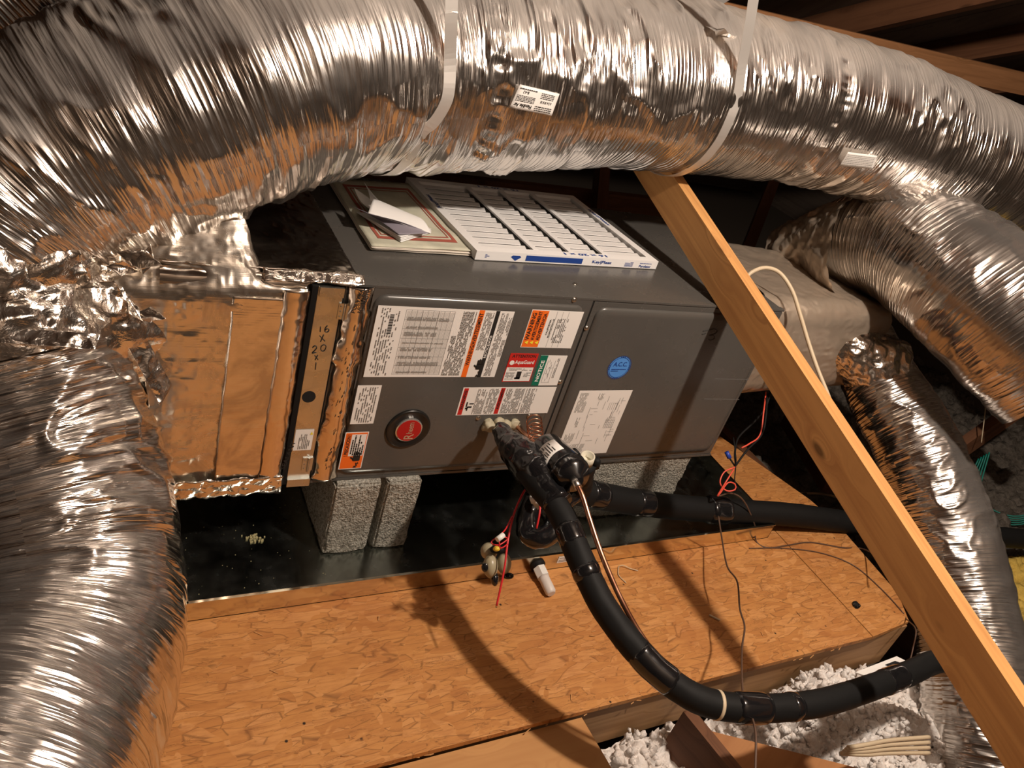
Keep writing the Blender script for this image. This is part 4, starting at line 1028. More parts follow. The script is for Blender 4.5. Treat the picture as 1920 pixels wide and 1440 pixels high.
def mk_strap(label, x, tops, contacts, wd):
    c, ax = duct_at(x); ax = ax / np.linalg.norm(ax); hs = thing('hanging_strap', label, 'strap', c)
    P_ = [on_duct(x, *p) for p in contacts]; p = P_[-1]; q_ = P_[-2]
    v = p - c; cen = c + ax * (v @ ax); rad = p - cen; e_a = rad / np.linalg.norm(rad); tg = p - q_; tg -= e_a * (tg @ e_a); drift = ax * (tg @ ax) * .3; tg -= ax * (tg @ ax); tg /= np.linalg.norm(tg)
    for k, a in enumerate(np.linspace(.12, 2.6, 16)): P_.append(cen + .195 * (e_a * math.cos(a) + tg * math.sin(a)) + drift)
    T0 = [P_[0] + (at(px, py, np.linalg.norm(P_[0] - C0) / np.linalg.norm(_ray(px, py)) * k_) - P_[0]) for px, py, k_ in tops]
    dT = T0[0] - T0[1]; kT = (roof_z(T0[0][1]) + .04 - T0[0][2]) / max(dT[2] + SL * dT[1], 1e-3); ribbon('strap_band', [T0[0] + dT * kT, *T0, *P_], wd, ax, hs, M['strap']); return c, ax, hs
mk_strap('galvanized hanging strap around the duct, the left one above the filter rack', .10, [(848, -70, .97), (846, 30, .98), (844, 110, .995)], [(842, 165), (835, 195), (815, 228), (795, 246)], .0235)
c, ax, hs = mk_strap('galvanized hanging strap around the duct, the right one above the diagonal stud', .93, [(1423, -70, .95), (1408, 30, .97), (1392, 120, .99)], [(1382, 185), (1368, 225), (1350, 262), (1325, 295), (1305, 312)], .0235)
ribbon('strap_tail', [on_duct(.93, 1375, 75, .186), on_duct(.93, 1330, 50, .186), at(1290, 38, 2.0), at(1335, 12, 2.1), at(1400, -30, 2.2), at(1500, -95, 2.4)], .022, ax, hs, M['strap'])

# ================================================================== LUMBER
def lumber(name, label, A, B, wd, th, m, up=(0, 0, 1), bevel=.001, group=None):
    mb = MB(); mb.beam(A, B, wd, th, up); o = build(name, mb, M[m], None, bevel=0); tag(o, label, 'lumber', group); return o
# diagonal 2x4 web in the plane of a truss (solved from its two faces)
sc_ = .968
A = C0 + ((.836, .4, .101) - C0) * sc_; B = C0 + ((.865, -.9, -.318) - C0) * sc_
A = np.array(A); B = np.array(B); d = (B - A) / np.linalg.norm(B - A); Uv = np.array([.059, -.305, .95]); Uv -= d * (Uv @ d); Uv /= np.linalg.norm(Uv); Vn = np.cross(Uv, d); Vn = Vn if Vn[0] > 0 else -Vn
A2 = A - d * .35; B2 = B + d * .42; wW, wN = .089 * sc_, .038 * sc_
mb = MB(); mb.hexa([A2, B2, B2 + Vn * wN, A2 + Vn * wN, A2 + Uv * wW, B2 + Uv * wW, B2 + Vn * wN + Uv * wW, A2 + Vn * wN + Uv * wW])
tag(build('truss_web', mb, M['pine']), 'bright pine two by four slanting in front of the right end of the cabinet', 'lumber')
# joist and plywood offcut in the foreground pit
b = MB(); b.hexa([(.66, -.56, -.72), (1.45, -1.0, -.72), (1.30, -1.25, -.78), (.80, -1.1, -.78), (.66, -.56, -.702), (1.45, -1.0, -.702), (1.30, -1.25, -.762), (.80, -1.1, -.762)])
tag(build('plywood_offcut', b, M['web2']), 'brown plywood offcut at the bottom edge, in front of the white insulation', 'board')
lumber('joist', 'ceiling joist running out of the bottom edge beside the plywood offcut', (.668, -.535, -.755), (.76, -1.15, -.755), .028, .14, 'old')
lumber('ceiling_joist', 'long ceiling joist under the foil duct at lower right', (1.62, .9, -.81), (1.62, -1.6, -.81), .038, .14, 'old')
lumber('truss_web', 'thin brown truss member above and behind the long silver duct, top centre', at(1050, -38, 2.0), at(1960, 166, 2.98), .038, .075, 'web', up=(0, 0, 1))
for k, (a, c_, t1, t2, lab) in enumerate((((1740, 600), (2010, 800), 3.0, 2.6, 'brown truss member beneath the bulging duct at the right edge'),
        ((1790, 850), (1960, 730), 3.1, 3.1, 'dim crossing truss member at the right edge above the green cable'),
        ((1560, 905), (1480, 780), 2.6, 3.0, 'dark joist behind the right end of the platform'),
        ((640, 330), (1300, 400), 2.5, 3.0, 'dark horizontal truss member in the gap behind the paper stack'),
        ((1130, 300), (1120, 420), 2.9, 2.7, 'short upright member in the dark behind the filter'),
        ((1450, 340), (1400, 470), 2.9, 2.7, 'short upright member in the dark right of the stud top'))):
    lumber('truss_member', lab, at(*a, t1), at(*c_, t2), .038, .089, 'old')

# ================================================================== FILTER AND PAPERS
fx, fy, fa, fw, fd, ft_ = .2497, .1369, .0623, .495, .394, .020
cf, sf = math.cos(fa), math.sin(fa); rF = np.array([cf, sf, 0]); uF = np.array([-sf, cf, 0]); OF = np.array([fx, fy, .0018])
af = thing('air_filter', 'white cardboard framed pleated air filter lying flat on the cabinet', 'air filter', OF + rF * .25 + uF * .2)
def Fp(u, v, z): return OF + rF * u + uF * v + np.array([0, 0, z])
def fbox(u0, u1, v0, v1, z0, z1): return MB().hexa([Fp(u0, v0, z0), Fp(u1, v0, z0), Fp(u1, v1, z0), Fp(u0, v1, z0), Fp(u0, v0, z1), Fp(u1, v0, z1), Fp(u1, v1, z1), Fp(u0, v1, z1)])
bw_ = .022
for a in ((0, fw, 0, bw_), (0, fw, fd - bw_, fd), (0, bw_, bw_, fd - bw_), (fw - bw_, fw, bw_, fd - bw_)): build('frame_side', fbox(a[0], a[1], a[2], a[3], 0, ft_), M['card'], af)
for u in (.150, .245, .340): build('frame_strut', fbox(u, u + .014, bw_, fd - bw_, ft_ - .0035, ft_ + .0004), M['card'], af)
for (u0, u1) in ((bw_, .150), (.164, .245), (.259, .340), (.354, fw - bw_)):
    mb = MB(); npl = 12; V = []; pitch_ = (fd - 2 * bw_) / npl
    for k in range(npl):
        v0 = bw_ + k * pitch_
        # each pleat: gentle slope up towards the back, then a steep drop
        for (v, z) in ((v0, .0025), (v0 + pitch_ * .78, ft_ - .004), (v0 + pitch_, .0025)):
            V.append(Fp(u0, v, z)); V.append(Fp(u1, v, z))
    V = []; Fc = []
    for k in range(npl):
        v0 = bw_ + k * pitch_; i = len(V); zt2 = ft_ - .003
        V += [Fp(u0, v0, zt2), Fp(u1 - .015, v0, zt2), Fp(u1 - .001, v0 + pitch_ + .004, zt2 - .004), Fp(u0, v0 + pitch_ + .004, zt2 - .004),
              Fp(u0, v0, zt2 - .0014), Fp(u1 - .015, v0, zt2 - .0014), Fp(u1 - .001, v0 + pitch_ + .004, zt2 - .0054), Fp(u0, v0 + pitch_ + .004, zt2 - .0054)]
        Fc += [(i, i + 1, i + 2, i + 3), (i + 4, i + 5, i + 1, i), (i + 7, i + 6, i + 5, i + 4), (i + 1, i + 5, i + 6, i + 2)]
    mb.add(V, Fc); build('pleats', mb, M['pleat'], af)
b = fbox(.001, fw - .001, .001, fd - .001, .0, .0018); build('shade_backing', b, M['labelgrey'], af)  # grey sheet under the pleats, shade of their gaps put into its colour
fO = Fp(0, -.0004, 0); mb = MB()
mb2 = MB(); up3 = np.array([0, 0, 1.]); yF = -uF
mb2.plate(fO, rF, up3, .150, .0125, .0003, .122, .0035); build('blue_stripe', mb2, M['navy'], af)
def word(*a, **k):
    m_ = MB(); text(m_, *a, **k); build('lettering', m_, M['navy'], af)
mb.add([fO + rF * .088 + up3 * .014, fO + rF * .106 + up3 * .014, fO + rF * .110 + up3 * .0105, fO + rF * .097 + up3 * .002, fO + rF * .084 + up3 * .0105], [(0, 4, 3, 2, 1)])
word('Key|Pleat', fO, rF, up3, .30, .005, .055, .009, .0006); word('Purolator', fO, rF, up3, .44, .003, .036, .006, .0006)
fine_print(mb, fO, rF, up3, .44, .476, .010, .015, .003, .45, .0004); fine_print(mb, fO, rF, up3, .395, .42, .003, .016, .0026, .45, .0004)
fine_print(mb, fO, rF, up3, .022, .032, .004, .015, .003, .45, .0004)
tz = Fp(0, 0, ft_ + .0006); word('16 x 20 x 1', tz, -rF, -uF, -.345, -.0165, .12, .011, .0, .03)
word('16 x 20 x 1', tz, -rF, -uF, -.31, -(fd - .005), .12, .011, .0, .03)
word('Key|Pleat', tz, uF, -rF, .215, -.017, .075, .012, .0, .03)
word('Key|Pleat', tz, -uF, rF, -.30, fw - .017, .10, .012, .0, .03)
build('frame_print', mb, M['navy'], af)['kind'] = 'stuff'
# newspaper
nq = [at_z(697, 464, .008), at_z(888, 474, .008), at_z(800, 352, .008), at_z(618, 338, .008)]
nq = [np.array([q_[0], q_[1], 0]) for q_ in nq]
nq[1] = nq[1].copy(); nq[2] = np.array([nq[1][0] - .02, nq[2][1], 0])
npo = thing('newspaper', 'folded newspaper with a red ornamental border lying beside the filter', 'newspaper', (nq[0] + nq[2]) / 2 + (0, 0, .002))
for k in range(5):
    z0 = .0018 + k * .0022; j = [np.array([rnd.gauss(0, .0022), rnd.gauss(0, .0022), 0]) for _ in range(4)]
    q_ = [nq[i] + j[i] for i in range(4)]; q_[1] = q_[1] - np.array([.002, 0, 0]); n = 24
    u, v = np.meshgrid(np.linspace(0, 1, n), np.linspace(0, 1, n), indexing='ij'); u = u[..., None]; v = v[..., None]
    P = (1 - u) * (1 - v) * q_[0] + u * (1 - v) * q_[1] + u * v * q_[2] + (1 - u) * v * q_[3]
    P[..., 2] += z0 + .0012 * noise3(P * 22, 200)[...] + .003 * np.clip(1 - v[..., 0] * 9, 0, 1) * (noise3(P * 9, 202 ) * .5 + .3)
    mb = MB(); mb.grid(P); o = build('newspaper_sheet', mb, M['news'] if k == 4 else M['newsedge'], npo); md = o.modifiers.new('t', 'SOLIDIFY'); md.thickness = .0014
    if k == 4: topP = P
def nps(u, v):
    n = topP.shape[0] - 1; a = min(int(u * n), n - 1); b_ = min(int(v * n), n - 1); fu, fv = u * n - a, v * n - b_
    return (1 - fu) * ((1 - fv) * topP[a, b_] + fv * topP[a, b_ + 1]) + fu * ((1 - fv) * topP[a + 1, b_] + fv * topP[a + 1, b_ + 1]) + np.array([0, 0, .0022])
mb = MB()
def nstrip(u0, u1, v0, v1, nn_=14):
    for k in range(nn_):
        for l_ in range(1):
            if u1 - u0 > v1 - v0: a, c_ = u0 + (u1 - u0) * k / nn_, u0 + (u1 - u0) * (k + 1) / nn_; mb.add([nps(a, v0), nps(c_, v0), nps(c_, v1), nps(a, v1)], [(0, 1, 2, 3)])
            else: a, c_ = v0 + (v1 - v0) * k / nn_, v0 + (v1 - v0) * (k + 1) / nn_; mb.add([nps(u0, a), nps(u1, a), nps(u1, c_), nps(u0, c_)], [(0, 1, 2, 3)])
for (a, th_) in ((.10, .035), (.155, .012)):
    nstrip(a, 1 - a, a, a + th_); nstrip(a, 1 - a, 1 - a - th_, 1 - a); nstrip(a, a + th_, a, 1 - a); nstrip(1 - a - th_, 1 - a, a, 1 - a)
build('red_border', mb, M['newsred'], npo)
# leaflets: a dark printed fold, a white fold and curled sheets standing up
def sheet(name, quad, mat_, parent, curl=None, s=300, n=26, th=.0005):
    q_ = [np.array(x, float) for x in quad]; u, v = np.meshgrid(np.linspace(0, 1, n), np.linspace(0, 1, n), indexing='ij'); uu, vv = u[..., None], v[..., None]
    P = (1 - uu) * (1 - vv) * q_[0] + uu * (1 - vv) * q_[1] + uu * vv * q_[2] + (1 - uu) * vv * q_[3]
    nn = np.cross(q_[1] - q_[0], q_[3] - q_[0]); nn /= np.linalg.norm(nn); nn = nn if nn[2] > 0 else -nn
    if curl: P = P + nn * curl(u, v)[..., None]
    P = P + nn * (.0012 * noise3(P * 18, s))[..., None]
    mb = MB(); mb.grid(P); o = build(name, mb, mat_, parent); md = o.modifiers.new('t', 'SOLIDIFY'); md.thickness = th; return o
lf = thing('leaflet', 'crumpled open leaflet with a dark printed inside, lying on the newspaper', 'leaflet', at_z(730, 420, .02))
zt_ = .0145
pz = lambda x, y, z=zt_: at_z(x, y, z)
for k in range(4): sheet('leaflet_page', [pz(668, 398, .016 + k * .002), pz(752, 454 - k * 3, .014 + k * .003), pz(809, 436 - k * 2, .016 + k * .004), pz(770, 408, .02 + k * .002)], M['card'], lf, s=310 + k)
sheet('leaflet_page', [pz(655, 384, .03), pz(748, 440, .026), pz(808, 438, .028), pz(690, 400, .05)], M['insidecard'], lf, curl=lambda u, v: .004 * np.sin(3.1 * u), s=320).__setitem__('label', 'dark printed inner page')
sheet('leaflet_page', [pz(690, 400, .046), pz(808, 438, .029), pz(772, 405, .036), pz(700, 372, .046)], M['card'], lf, curl=lambda u, v: .010 * np.sin(3.1 * v), s=325)
lf2 = thing('leaflet', 'white leaflet with two curled pages sticking up behind the dark leaflet', 'leaflet', at_z(690, 390, .02))
sheet('leaflet_page', [pz(664, 352, .05), pz(700, 396, .02), pz(742, 402, .018), pz(690, 370, .03)], M['card'], lf2, curl=lambda u, v: -.008 * np.sin(3.1 * u), s=330)
sheet('leaflet_page', [pz(683, 341, .065), pz(694, 376, .032), pz(716, 386, .024), pz(700, 366, .045)], M['card'], lf2, curl=lambda u, v: -.006 * np.sin(3.1 * u), s=333)

# ================================================================== REFRIGERANT LINES
LPp = [at_y(929, 797, -.012), at(938, 812, 1.59), at(962, 850, 1.53), at(1003, 900, 1.455), at(1050, 960, 1.415), at(1085, 1040, 1.375), at(1122, 1120, 1.345), at(1172, 1193, 1.325), at(1240, 1265, 1.31), at(1320, 1315, 1.31), at(1420, 1328, 1.34), at(1550, 1315, 1.42), at(1690, 1268, 1.58), at(1750, 1242, 1.66), at(1795, 1240, 1.69), at(1845, 1300, 1.67), at(1895, 1390, 1.63), at(1935, 1470, 1.6)]
sl = thing('suction_line', 'thick black insulated refrigerant line looping down from the cabinet to the joists', 'pipe', at(1100, 1060, 1.36))
P_all, S_all = resample(smooth_path(LPp, .01), .008)
def pos_px(P): q = (P - C0) @ RC; return np.stack([960 + F_PX * q[:, 0] / -q[:, 2], 720 - F_PX * q[:, 1] / -q[:, 2]], 1)
def seg_tube(name, P, r, m, parent, amp=0., s=0, label=None, seg=28, taper=True):
    T, N, B = frames(P); a = np.arange(seg) * 2 * math.pi / seg; R = np.full(len(P), r) if not np.ndim(r) else None
    if np.ndim(r): R = np.interp(np.linspace(0, 1, len(P)), np.linspace(0, 1, len(r)), r)
    if amp: rr__ = R[:, None] + amp * (noise3(vec(np.arange(len(P))[:, None] * .35, np.cos(a)[None] * 1.5, np.sin(a)[None] * 1.5), s) + .6 * (1 - 2 * np.abs(noise3(vec(np.arange(len(P))[:, None] * .5, np.cos(a)[None] * 3, np.sin(a)[None] * 3), s + 5))))
    else: rr__ = R[:, None] + 0 * a[None]
    Q = P[:, None] + (N[:, None] * np.cos(a)[None, :, None] + B[:, None] * np.sin(a)[None, :, None]) * rr__[..., None]
    if taper: Q = np.concatenate([P[:1, None] + 0 * Q[:1], Q, P[-1:, None] + 0 * Q[-1:]])
    mb = MB(); mb.grid(Q, None, True); o = build(name, mb, M[m], parent)
    if label: o['label'] = label
    return o
PX = pos_px(P_all)
iy = lambda px, py: int(np.argmin((PX[:, 0] - px) ** 2 + (PX[:, 1] - py) ** 2))
Rl = np.interp(np.arange(len(P_all)), [0, iy(1000, 895), iy(1050, 960), len(P_all)], [.020, .030, .0262, .0262])
i0 = iy(975, 865)
seg_tube('insulation_sleeve', P_all[i0:], .0243, 'black', sl, .0006, 3, seg=36)
for (a, c_, rr0) in (((1062, 985), (1083, 1030), .0252), ((1093, 1060), (1108, 1095), .0256), ((1195, 1215), (1262, 1290), .0250), ((1375, 1328), (1445, 1328), .0272), ((1478, 1322), (1500, 1320), .0254), ((1655, 1275), (1690, 1262), .0256)):
    i, j = iy(*a), iy(*c_); j = max(j, i + 3)
    seg_tube('black_tape_wrap', P_all[i:j], [.0238] + [rr0] * 10 + [.0238], 'blacktape', sl, .0007, i, seg=32)
seg_tube('mastic_wrap', smooth_path([at(935, 806, 1.6), at(955, 830, 1.56), at(985, 862, 1.50), at(1022, 905, 1.455), at(1048, 945, 1.42)], .006), [.014, .027, .037, .034, .028], 'blacktape', sl, .0035, 40, 'lumpy glossy black mastic tape at the cabinet end', seg=44)
seg_tube('mastic_wrap', smooth_path([at(905 + 30, 800, 1.62), at(950, 815, 1.60), at(968, 850, 1.56)], .006), [.012, .018, .02], 'blacktape', sl, .002, 42, seg=30)
mb = MB(); c = P_all[iy(1347, 1322)]; T_ = P_all[iy(1347, 1322) + 1] - c; T_ /= np.linalg.norm(T_)
seg_tube('cable_tie', np.array([c - T_ * .003, c, c + T_ * .003]), .0254, 'tan', sl, seg=32, label='pale cable tie')
# putty at the entries
for (px, py, rr0, k) in ((916, 797, .016, 1), (948, 797, .013, 2), (965, 795, .012, 3), (934, 792, .012, 4)):
    p = at_y(px, py, PY - .004); bm = bmesh.new(); bmesh.ops.create_icosphere(bm, subdivisions=3, radius=rr0)
    V = np.array([v.co[:] for v in bm.verts]); V = V * (1 + .35 * noise3(V * 70 + k * 7, 5) + .22 * noise3(V * 190 + k, 6))[:, None] * (1.15, .8, 1) + p
    mb = MB(); mb.smooth = True; mb.add(V, [tuple(v.index for v in f.verts) for f in bm.faces]); bm.free(); build('putty_seal', mb, M['putty'], ah)
# horizontal second line
P2 = smooth_path([at(1060, 918, 1.80), at(1100, 925, 1.84), at(1200, 943, 1.955), at(1330, 956, 2.07), at(1480, 965, 2.2), at(1640, 985, 2.35), at(1890, 1008, 2.55), at(2050, 1020, 2.7)], .01)
ln2 = thing('insulated_line', 'straight black insulated line running right across the drain pan behind the stud', 'pipe', at(1300, 950, 2.05))
seg_tube('insulation_sleeve', P2, .0335, 'black', ln2, .0007, 61, seg=32)
PX2 = pos_px(P2); i2 = lambda px: int(np.argmin(np.abs(PX2[:, 0] - px)))
for a, c_ in ((1100, 1132), (1188, 1218), (1322, 1362)):
    seg_tube('black_tape_wrap', P2[i2(a):i2(c_) + 1], [.0325] + [.0350 if a < 1300 else .038] * 8 + [.0325], 'blacktape', ln2, .0008 if a < 1300 else .002, a, seg=32)
# filter drier
A = at(1018, 838, 1.53); B = at(1082, 898, 1.42); Ln = np.linalg.norm(B - A)
dr = thing('filter_drier', 'glossy black cylinder filter drier with a white label beside the black line', 'filter drier', (A + B) / 2)
mb = MB(); mb.smooth = True; mb.lathe(A, B, [(-.012, .008), (-.004, .014), (.004, .030), (.014, .036), (Ln - .016, .036), (Ln - .005, .030), (Ln, .014), (Ln + .01, .008)], 32); build('drier_body', mb, M['blacktape'], dr)
mb = MB(); mb.lathe(A, B, [(Ln * .74, .0362), (Ln * .77, .0378), (Ln * .80, .0362)], 32); build('body_bead', mb, M['blacktape'], dr)
dd = (B - A) / Ln; sx_ = np.cross(dd, C0 - A); sx_ /= np.linalg.norm(sx_); up_ = np.cross(sx_, dd); up_ = up_ if up_ @ (C0 - A) > 0 else -up_
Pq = np.array([[A + dd * (Ln * (.30 + .30 * v)) + .0366 * (up_ * math.cos(a_) + sx_ * math.sin(a_)) for v in (0, .5, 1)] for a_ in np.linspace(-.75, .85, 14)])
mb = MB(); mb.grid(Pq); o = build('sticker', mb, M['paper'], dr); md = o.modifiers.new('t', 'SOLIDIFY'); md.thickness = .0004; md.offset = 0
mb = MB()
for k in range(7):
    a_ = -.35 + k * .14
    for (v0, v1) in (((.36, .55),) if k in (1, 2) else ((.33, .40), (.45, .56))):
        mb.add([A + dd * Ln * v + .0372 * (up_ * math.cos(q_) + sx_ * math.sin(q_)) for v, q_ in ((v0, a_), (v1, a_), (v1, a_ + .05), (v0, a_ + .05))], [(0, 1, 2, 3)])
build('fine_print', mb, M['ink'], o)
# liquid line copper
lq = thing('copper_tube', 'thin bare copper tube leaving the drier and following the thick black line', 'pipe', at(1150, 1100, 1.35))
mb = MB(); mb.tube([at(1078, 901, 1.41), at(1092, 930, 1.395), at(1106, 975, 1.38), at(1130, 1045, 1.36), at(1165, 1125, 1.345), at(1205, 1195, 1.34), at(1250, 1250, 1.34), at(1300, 1285, 1.345), at(1345, 1300, 1.35)], .0050, 12); build('tube', mb, M['copper'], lq)
mb = MB(); mb.tube([at(1074, 897, 1.415), at(1084, 914, 1.40)], .0075, 12); build('flare_nut', mb, M['steel'], lq)
# copper spiral capillary and stub
cp = thing('capillary_coil', 'small spiral of thin copper tubing in front of the panel', 'tubing', at(1000, 812, 1.6))
mb = MB(); A = at(1001, 786, 1.66); B = at(1006, 832, 1.58); ax_ = (B - A) / np.linalg.norm(B - A); e_ = np.cross(ax_, (0, 1, 0)); e_ /= np.linalg.norm(e_); g_ = np.cross(ax_, e_)
mb.tube([A + (B - A) * t_ / 40 + .0165 * (e_ * math.cos(t_ * .95) + g_ * math.sin(t_ * .95)) for t_ in range(41)], .0013, 6, .003); build('tube', mb, M['copper'], cp)
mb = MB(); mb.tube([at_y(968, 798, PY), at(985, 815, 1.62), at(1008, 836, 1.56), at(1020, 842, 1.53)], .0055, 10); build('tube', mb, M['copper'], cp)
# drain trap wrapped in tape with white adapter, and the clean-out with open white cap
tr = thing('drain_trap', 'condensate trap wrapped in glossy black tape with an open white pipe end', 'drain trap', at(1010, 990, 1.62))
seg_tube('taped_trap', smooth_path([at(1003, 938, 1.64), at(990, 965, 1.63), at(990, 1000, 1.62), at(1015, 1008, 1.61), at(1038, 990, 1.62), at(1050, 950, 1.64), at(1075, 925, 1.66), at(1092, 915, 1.68)], .006), [.021, .022, .023, .023, .022, .022, .022, .022], 'blacktape', tr, .003, 70, seg=36)
seg_tube('taped_riser', smooth_path([at(1092, 920, 1.66), at(1094, 890, 1.60), at(1098, 868, 1.56)], .006), [.019, .021, .023], 'black', tr, .002, 72, seg=30)
A = at(1098, 868, 1.555); B = at(1104, 850, 1.535); mb = MB(); mb.smooth = True
mb.lathe(A, B, [(0, .0150), (.022, .0150), (.022, .0115), (.006, .0115), (.006, .001)], 28); build('open_pipe_end', mb, M['cream'], tr)
for sgn in (-1, 1): 
    p0_ = at(1098 + sgn * 17, 868 - (6 if sgn < 0 else -4), 1.57); p1_ = at(1098 + sgn * 22, 848 - (4 if sgn < 0 else -14), 1.55); seg_tube('tape_ear', np.array([p0_, (p0_ + p1_) / 2, p1_]), [.012, .010, .006], 'black', tr, .001, 74, seg=14)
A = at(1006, 950, 1.63); B = at(1006, 925, 1.62); mb = MB(); mb.smooth = True; mb.lathe(A, B, [(0, .0135), (.012, .0135), (.012, .015), (.024, .015), (.026, .011)], 20); build('white_adapter', mb, M['white'], tr)
# red float switch wires
ws = thing('red_wire', 'red switch wire arching out of the trap and hanging down to the floor', 'wire', at(950, 1000, 1.5))
mb = MB(); mb.tube([at(1014, 925, 1.58), at(1000, 909, 1.56), at(985, 918, 1.53), at(965, 960, 1.50), at(953, 1010, 1.46), at(945, 1070, 1.44), at(931, 1136, 1.43)], .0021, 8); build('wire', mb, M['red'], ws)
mb = MB(); mb.tube([at(1010, 925, 1.60), at(1020, 938, 1.58), at(1026, 942, 1.58)], [.006, .007, .004], 8); build('red_boot', mb, M['red'], ws)
mb = MB(); mb.tube([at(1013, 930, 1.58), at(1012, 960, 1.56), at(1006, 991, 1.555)], .0022, 8); build('wire', mb, M['red'], ws)
mb = MB(); mb.tube([at(960, 968, 1.49), at(948, 992, 1.46), at(935, 1005, 1.43), at(921, 1017, 1.41), at(935, 1022, 1.42), at(952, 1010, 1.43), at(938, 1008, 1.42), at(938, 1028, 1.42), at(952, 1020, 1.43)], .0014, 6); build('wire', mb, M['red'], ws)
mb = MB(); mb.tube([at(932, 1012, 1.405), at(944, 1003, 1.415)], .0055, 8); build('white_splice', mb, M['white'], ws)
# beige capped float fittings hanging over the pan lip
fs = thing('float_switch', 'beige and black bulbous float switch fitting clipped on the pan lip', 'float switch', at_y(925, 1060, -.15))
def blob(px, py, t_, r_, sc=(1, 1, 1), m='beige', name='bulb', k=0, noise=.06):
    bm = bmesh.new(); bmesh.ops.create_icosphere(bm, subdivisions=3, radius=r_); V = np.array([v.co[:] for v in bm.verts]); V = V * (1 + noise * noise3(V * 60 + k * 3, 7))[:, None] * sc
    Rm = RC; V = V @ Rm.T + at(px, py, t_); mb = MB(); mb.smooth = True; mb.add(V, [tuple(v.index for v in f.verts) for f in bm.faces]); bm.free(); return build(name, mb, M[m], fs)
t0 = np.linalg.norm(0) + 1.47
blob(917, 1033, 1.50, .017, (1.0, 1, 1.0), k=1); blob(933, 1030, 1.48, .012, (1.3, .7, 1), 'black', 'switch_top', 2); blob(920, 1062, 1.47, .018, (.8, 1.25, 1), k=3); blob(945, 1056, 1.48, .017, (.85, 1.2, 1), k=4)
blob(931, 1029, 1.455, .0055, (1.2, .9, 1), 'yellow', 'yellow_clip', 5); blob(928, 1086, 1.47, .011, (.7, 1.2, 1), 'blacktape', 'black_tip', 6); blob(953, 1080, 1.48, .009, (1.2, .7, 1), 'blacktape', 'black_tip', 7); blob(909, 1064, 1.452, .008, (.8, 1.1, .4), 'blacktape', 'black_patch', 8)
# white drain stub
dn = thing('drain_fitting', 'white plastic plug fitting sticking out of the front lip of the pan', 'fitting', at_y(1018, 1052, -.146))
A = at_y(1012, 1050, -.147); A[2] = -.622; B = A + np.array([-.016, -.085, -.012]); B = A + np.array([.0, -.1, -.012])
mb = MB(); mb.smooth = True; mb.lathe(A + (0, .003, 0), B, [(0, .0185), (.006, .0185), (.008, .013), (.012, .013)], 24); build('washer', mb, M['black'], dn)
mb = MB(); mb.lathe(A, B, [(.009, .0155), (.034, .0155)], 6); build('hex_body', mb, M['white'], dn)
mb = MB(); mb.smooth = True; mb.lathe(A, B, [(.034, .0135), (.040, .0125), (.074, .0125), (.080, .009)], 24); build('plug_end', mb, mat('white_cap', (.66, .60, .55), .4), dn)

# ================================================================== THERMOSTAT AND CONTROL WIRES
def wire(name, label, pts, r, m, cat='wire'):
    mb = MB(); mb.tube(pts, r, 7, .008); return tag(build(name, mb, M[m]), label, cat)
fz = FZ + .0025
wire('control_wire', 'brown control wire hanging from the straight black line to the bottom edge', [at(1347, 968, 2.02), at(1352, 1000, 1.98), at(1363, 1060, 1.85), at(1382, 1090, 1.78), at(1387, 1140, 1.70), at(1396, 1175, 1.64), at(1391, 1220, 1.55), at(1393, 1300, 1.40), at(1410, 1345, 1.31), at(1417, 1380, 1.27), at(1416, 1450, 1.22)], .0021, 'brownwire')
wire('control_wire', 'dark wire curving over the right corner of the platform towards the stud', [at(1348, 930, 2.0), at(1372, 925, 2.04), at(1395, 940, 2.06), at(1415, 985, 2.12), at_z(1418, 1015, fz), at_z(1440, 1027, fz), at_z(1480, 1022, fz), at_z(1520, 1017, fz), at_z(1580, 1027, fz), at_z(1620, 1030, fz + .005), at(1680, 1060, 1.98)], .0022, 'brownwire')
wire('control_wire', 'thin brown wire arching to the platform right corner', [at_z(1405, 1028, fz), at_z(1470, 1028, fz), at_z(1540, 1037, fz), at_z(1600, 1060, fz), at_z(1650, 1102, fz), at_z(1690, 1145, fz), at_z(1699, 1160, fz), at(1717, 1180, 1.84), at(1712, 1215, 1.82), at(1706, 1240, 1.80)], .0016, 'brownwire')
wire('control_wire', 'black wire loop rising behind the right end of the cabinet', [at(1380, 872, 2.05), at(1378, 850, 2.06), at(1385, 820, 2.1), at(1415, 790, 2.14), at(1435, 765, 2.18), at(1445, 735, 2.2)], .0028, 'black')
wire('control_wire', 'second black wire loop right of the first behind the cabinet end', [at(1380, 872, 2.05), at(1400, 845, 2.07), at(1428, 815, 2.1), at(1436, 780, 2.12), at(1438, 745, 2.15)], .0028, 'black')
wire('control_wire', 'thin black wire down from the tied bundle onto the black line', [at(1375, 820, 2.08), at(1380, 860, 2.05), at(1379, 880, 2.03), at(1378, 905, 2.02), at(1390, 925, 2.02)], .0016, 'black')
wire('red_wire', 'light red wire loop tied in the bundle above the straight black line', [at(1436, 735, 2.18), at(1432, 770, 2.12), at(1425, 815, 2.1), at(1405, 832, 2.07), at(1390, 840, 2.06)], .0022, 'redlight')
wire('red_wire', 'coiled light red wires drooping below the tied bundle', [at(1378, 876, 2.03), at(1358, 885, 2.02), at(1350, 905, 2.01), at(1362, 920, 2.01), at(1378, 918, 2.01), at(1378, 908, 2.01), at(1365, 905, 2.0), at(1350, 925, 2.0), at(1345, 930, 2.0), at(1362, 902, 2.0), at(1376, 880, 2.02)], .0020, 'redlight')
bc = thing('wire_connector', 'small blue crimp connector at the end of a black wire', 'connector', at(1366, 852, 2.06))
mb = MB(); mb.tube([at(1362, 847, 2.05), at(1368, 859, 2.05)], .0062, 8); build('crimp_sleeve', mb, M['blue'], bc)
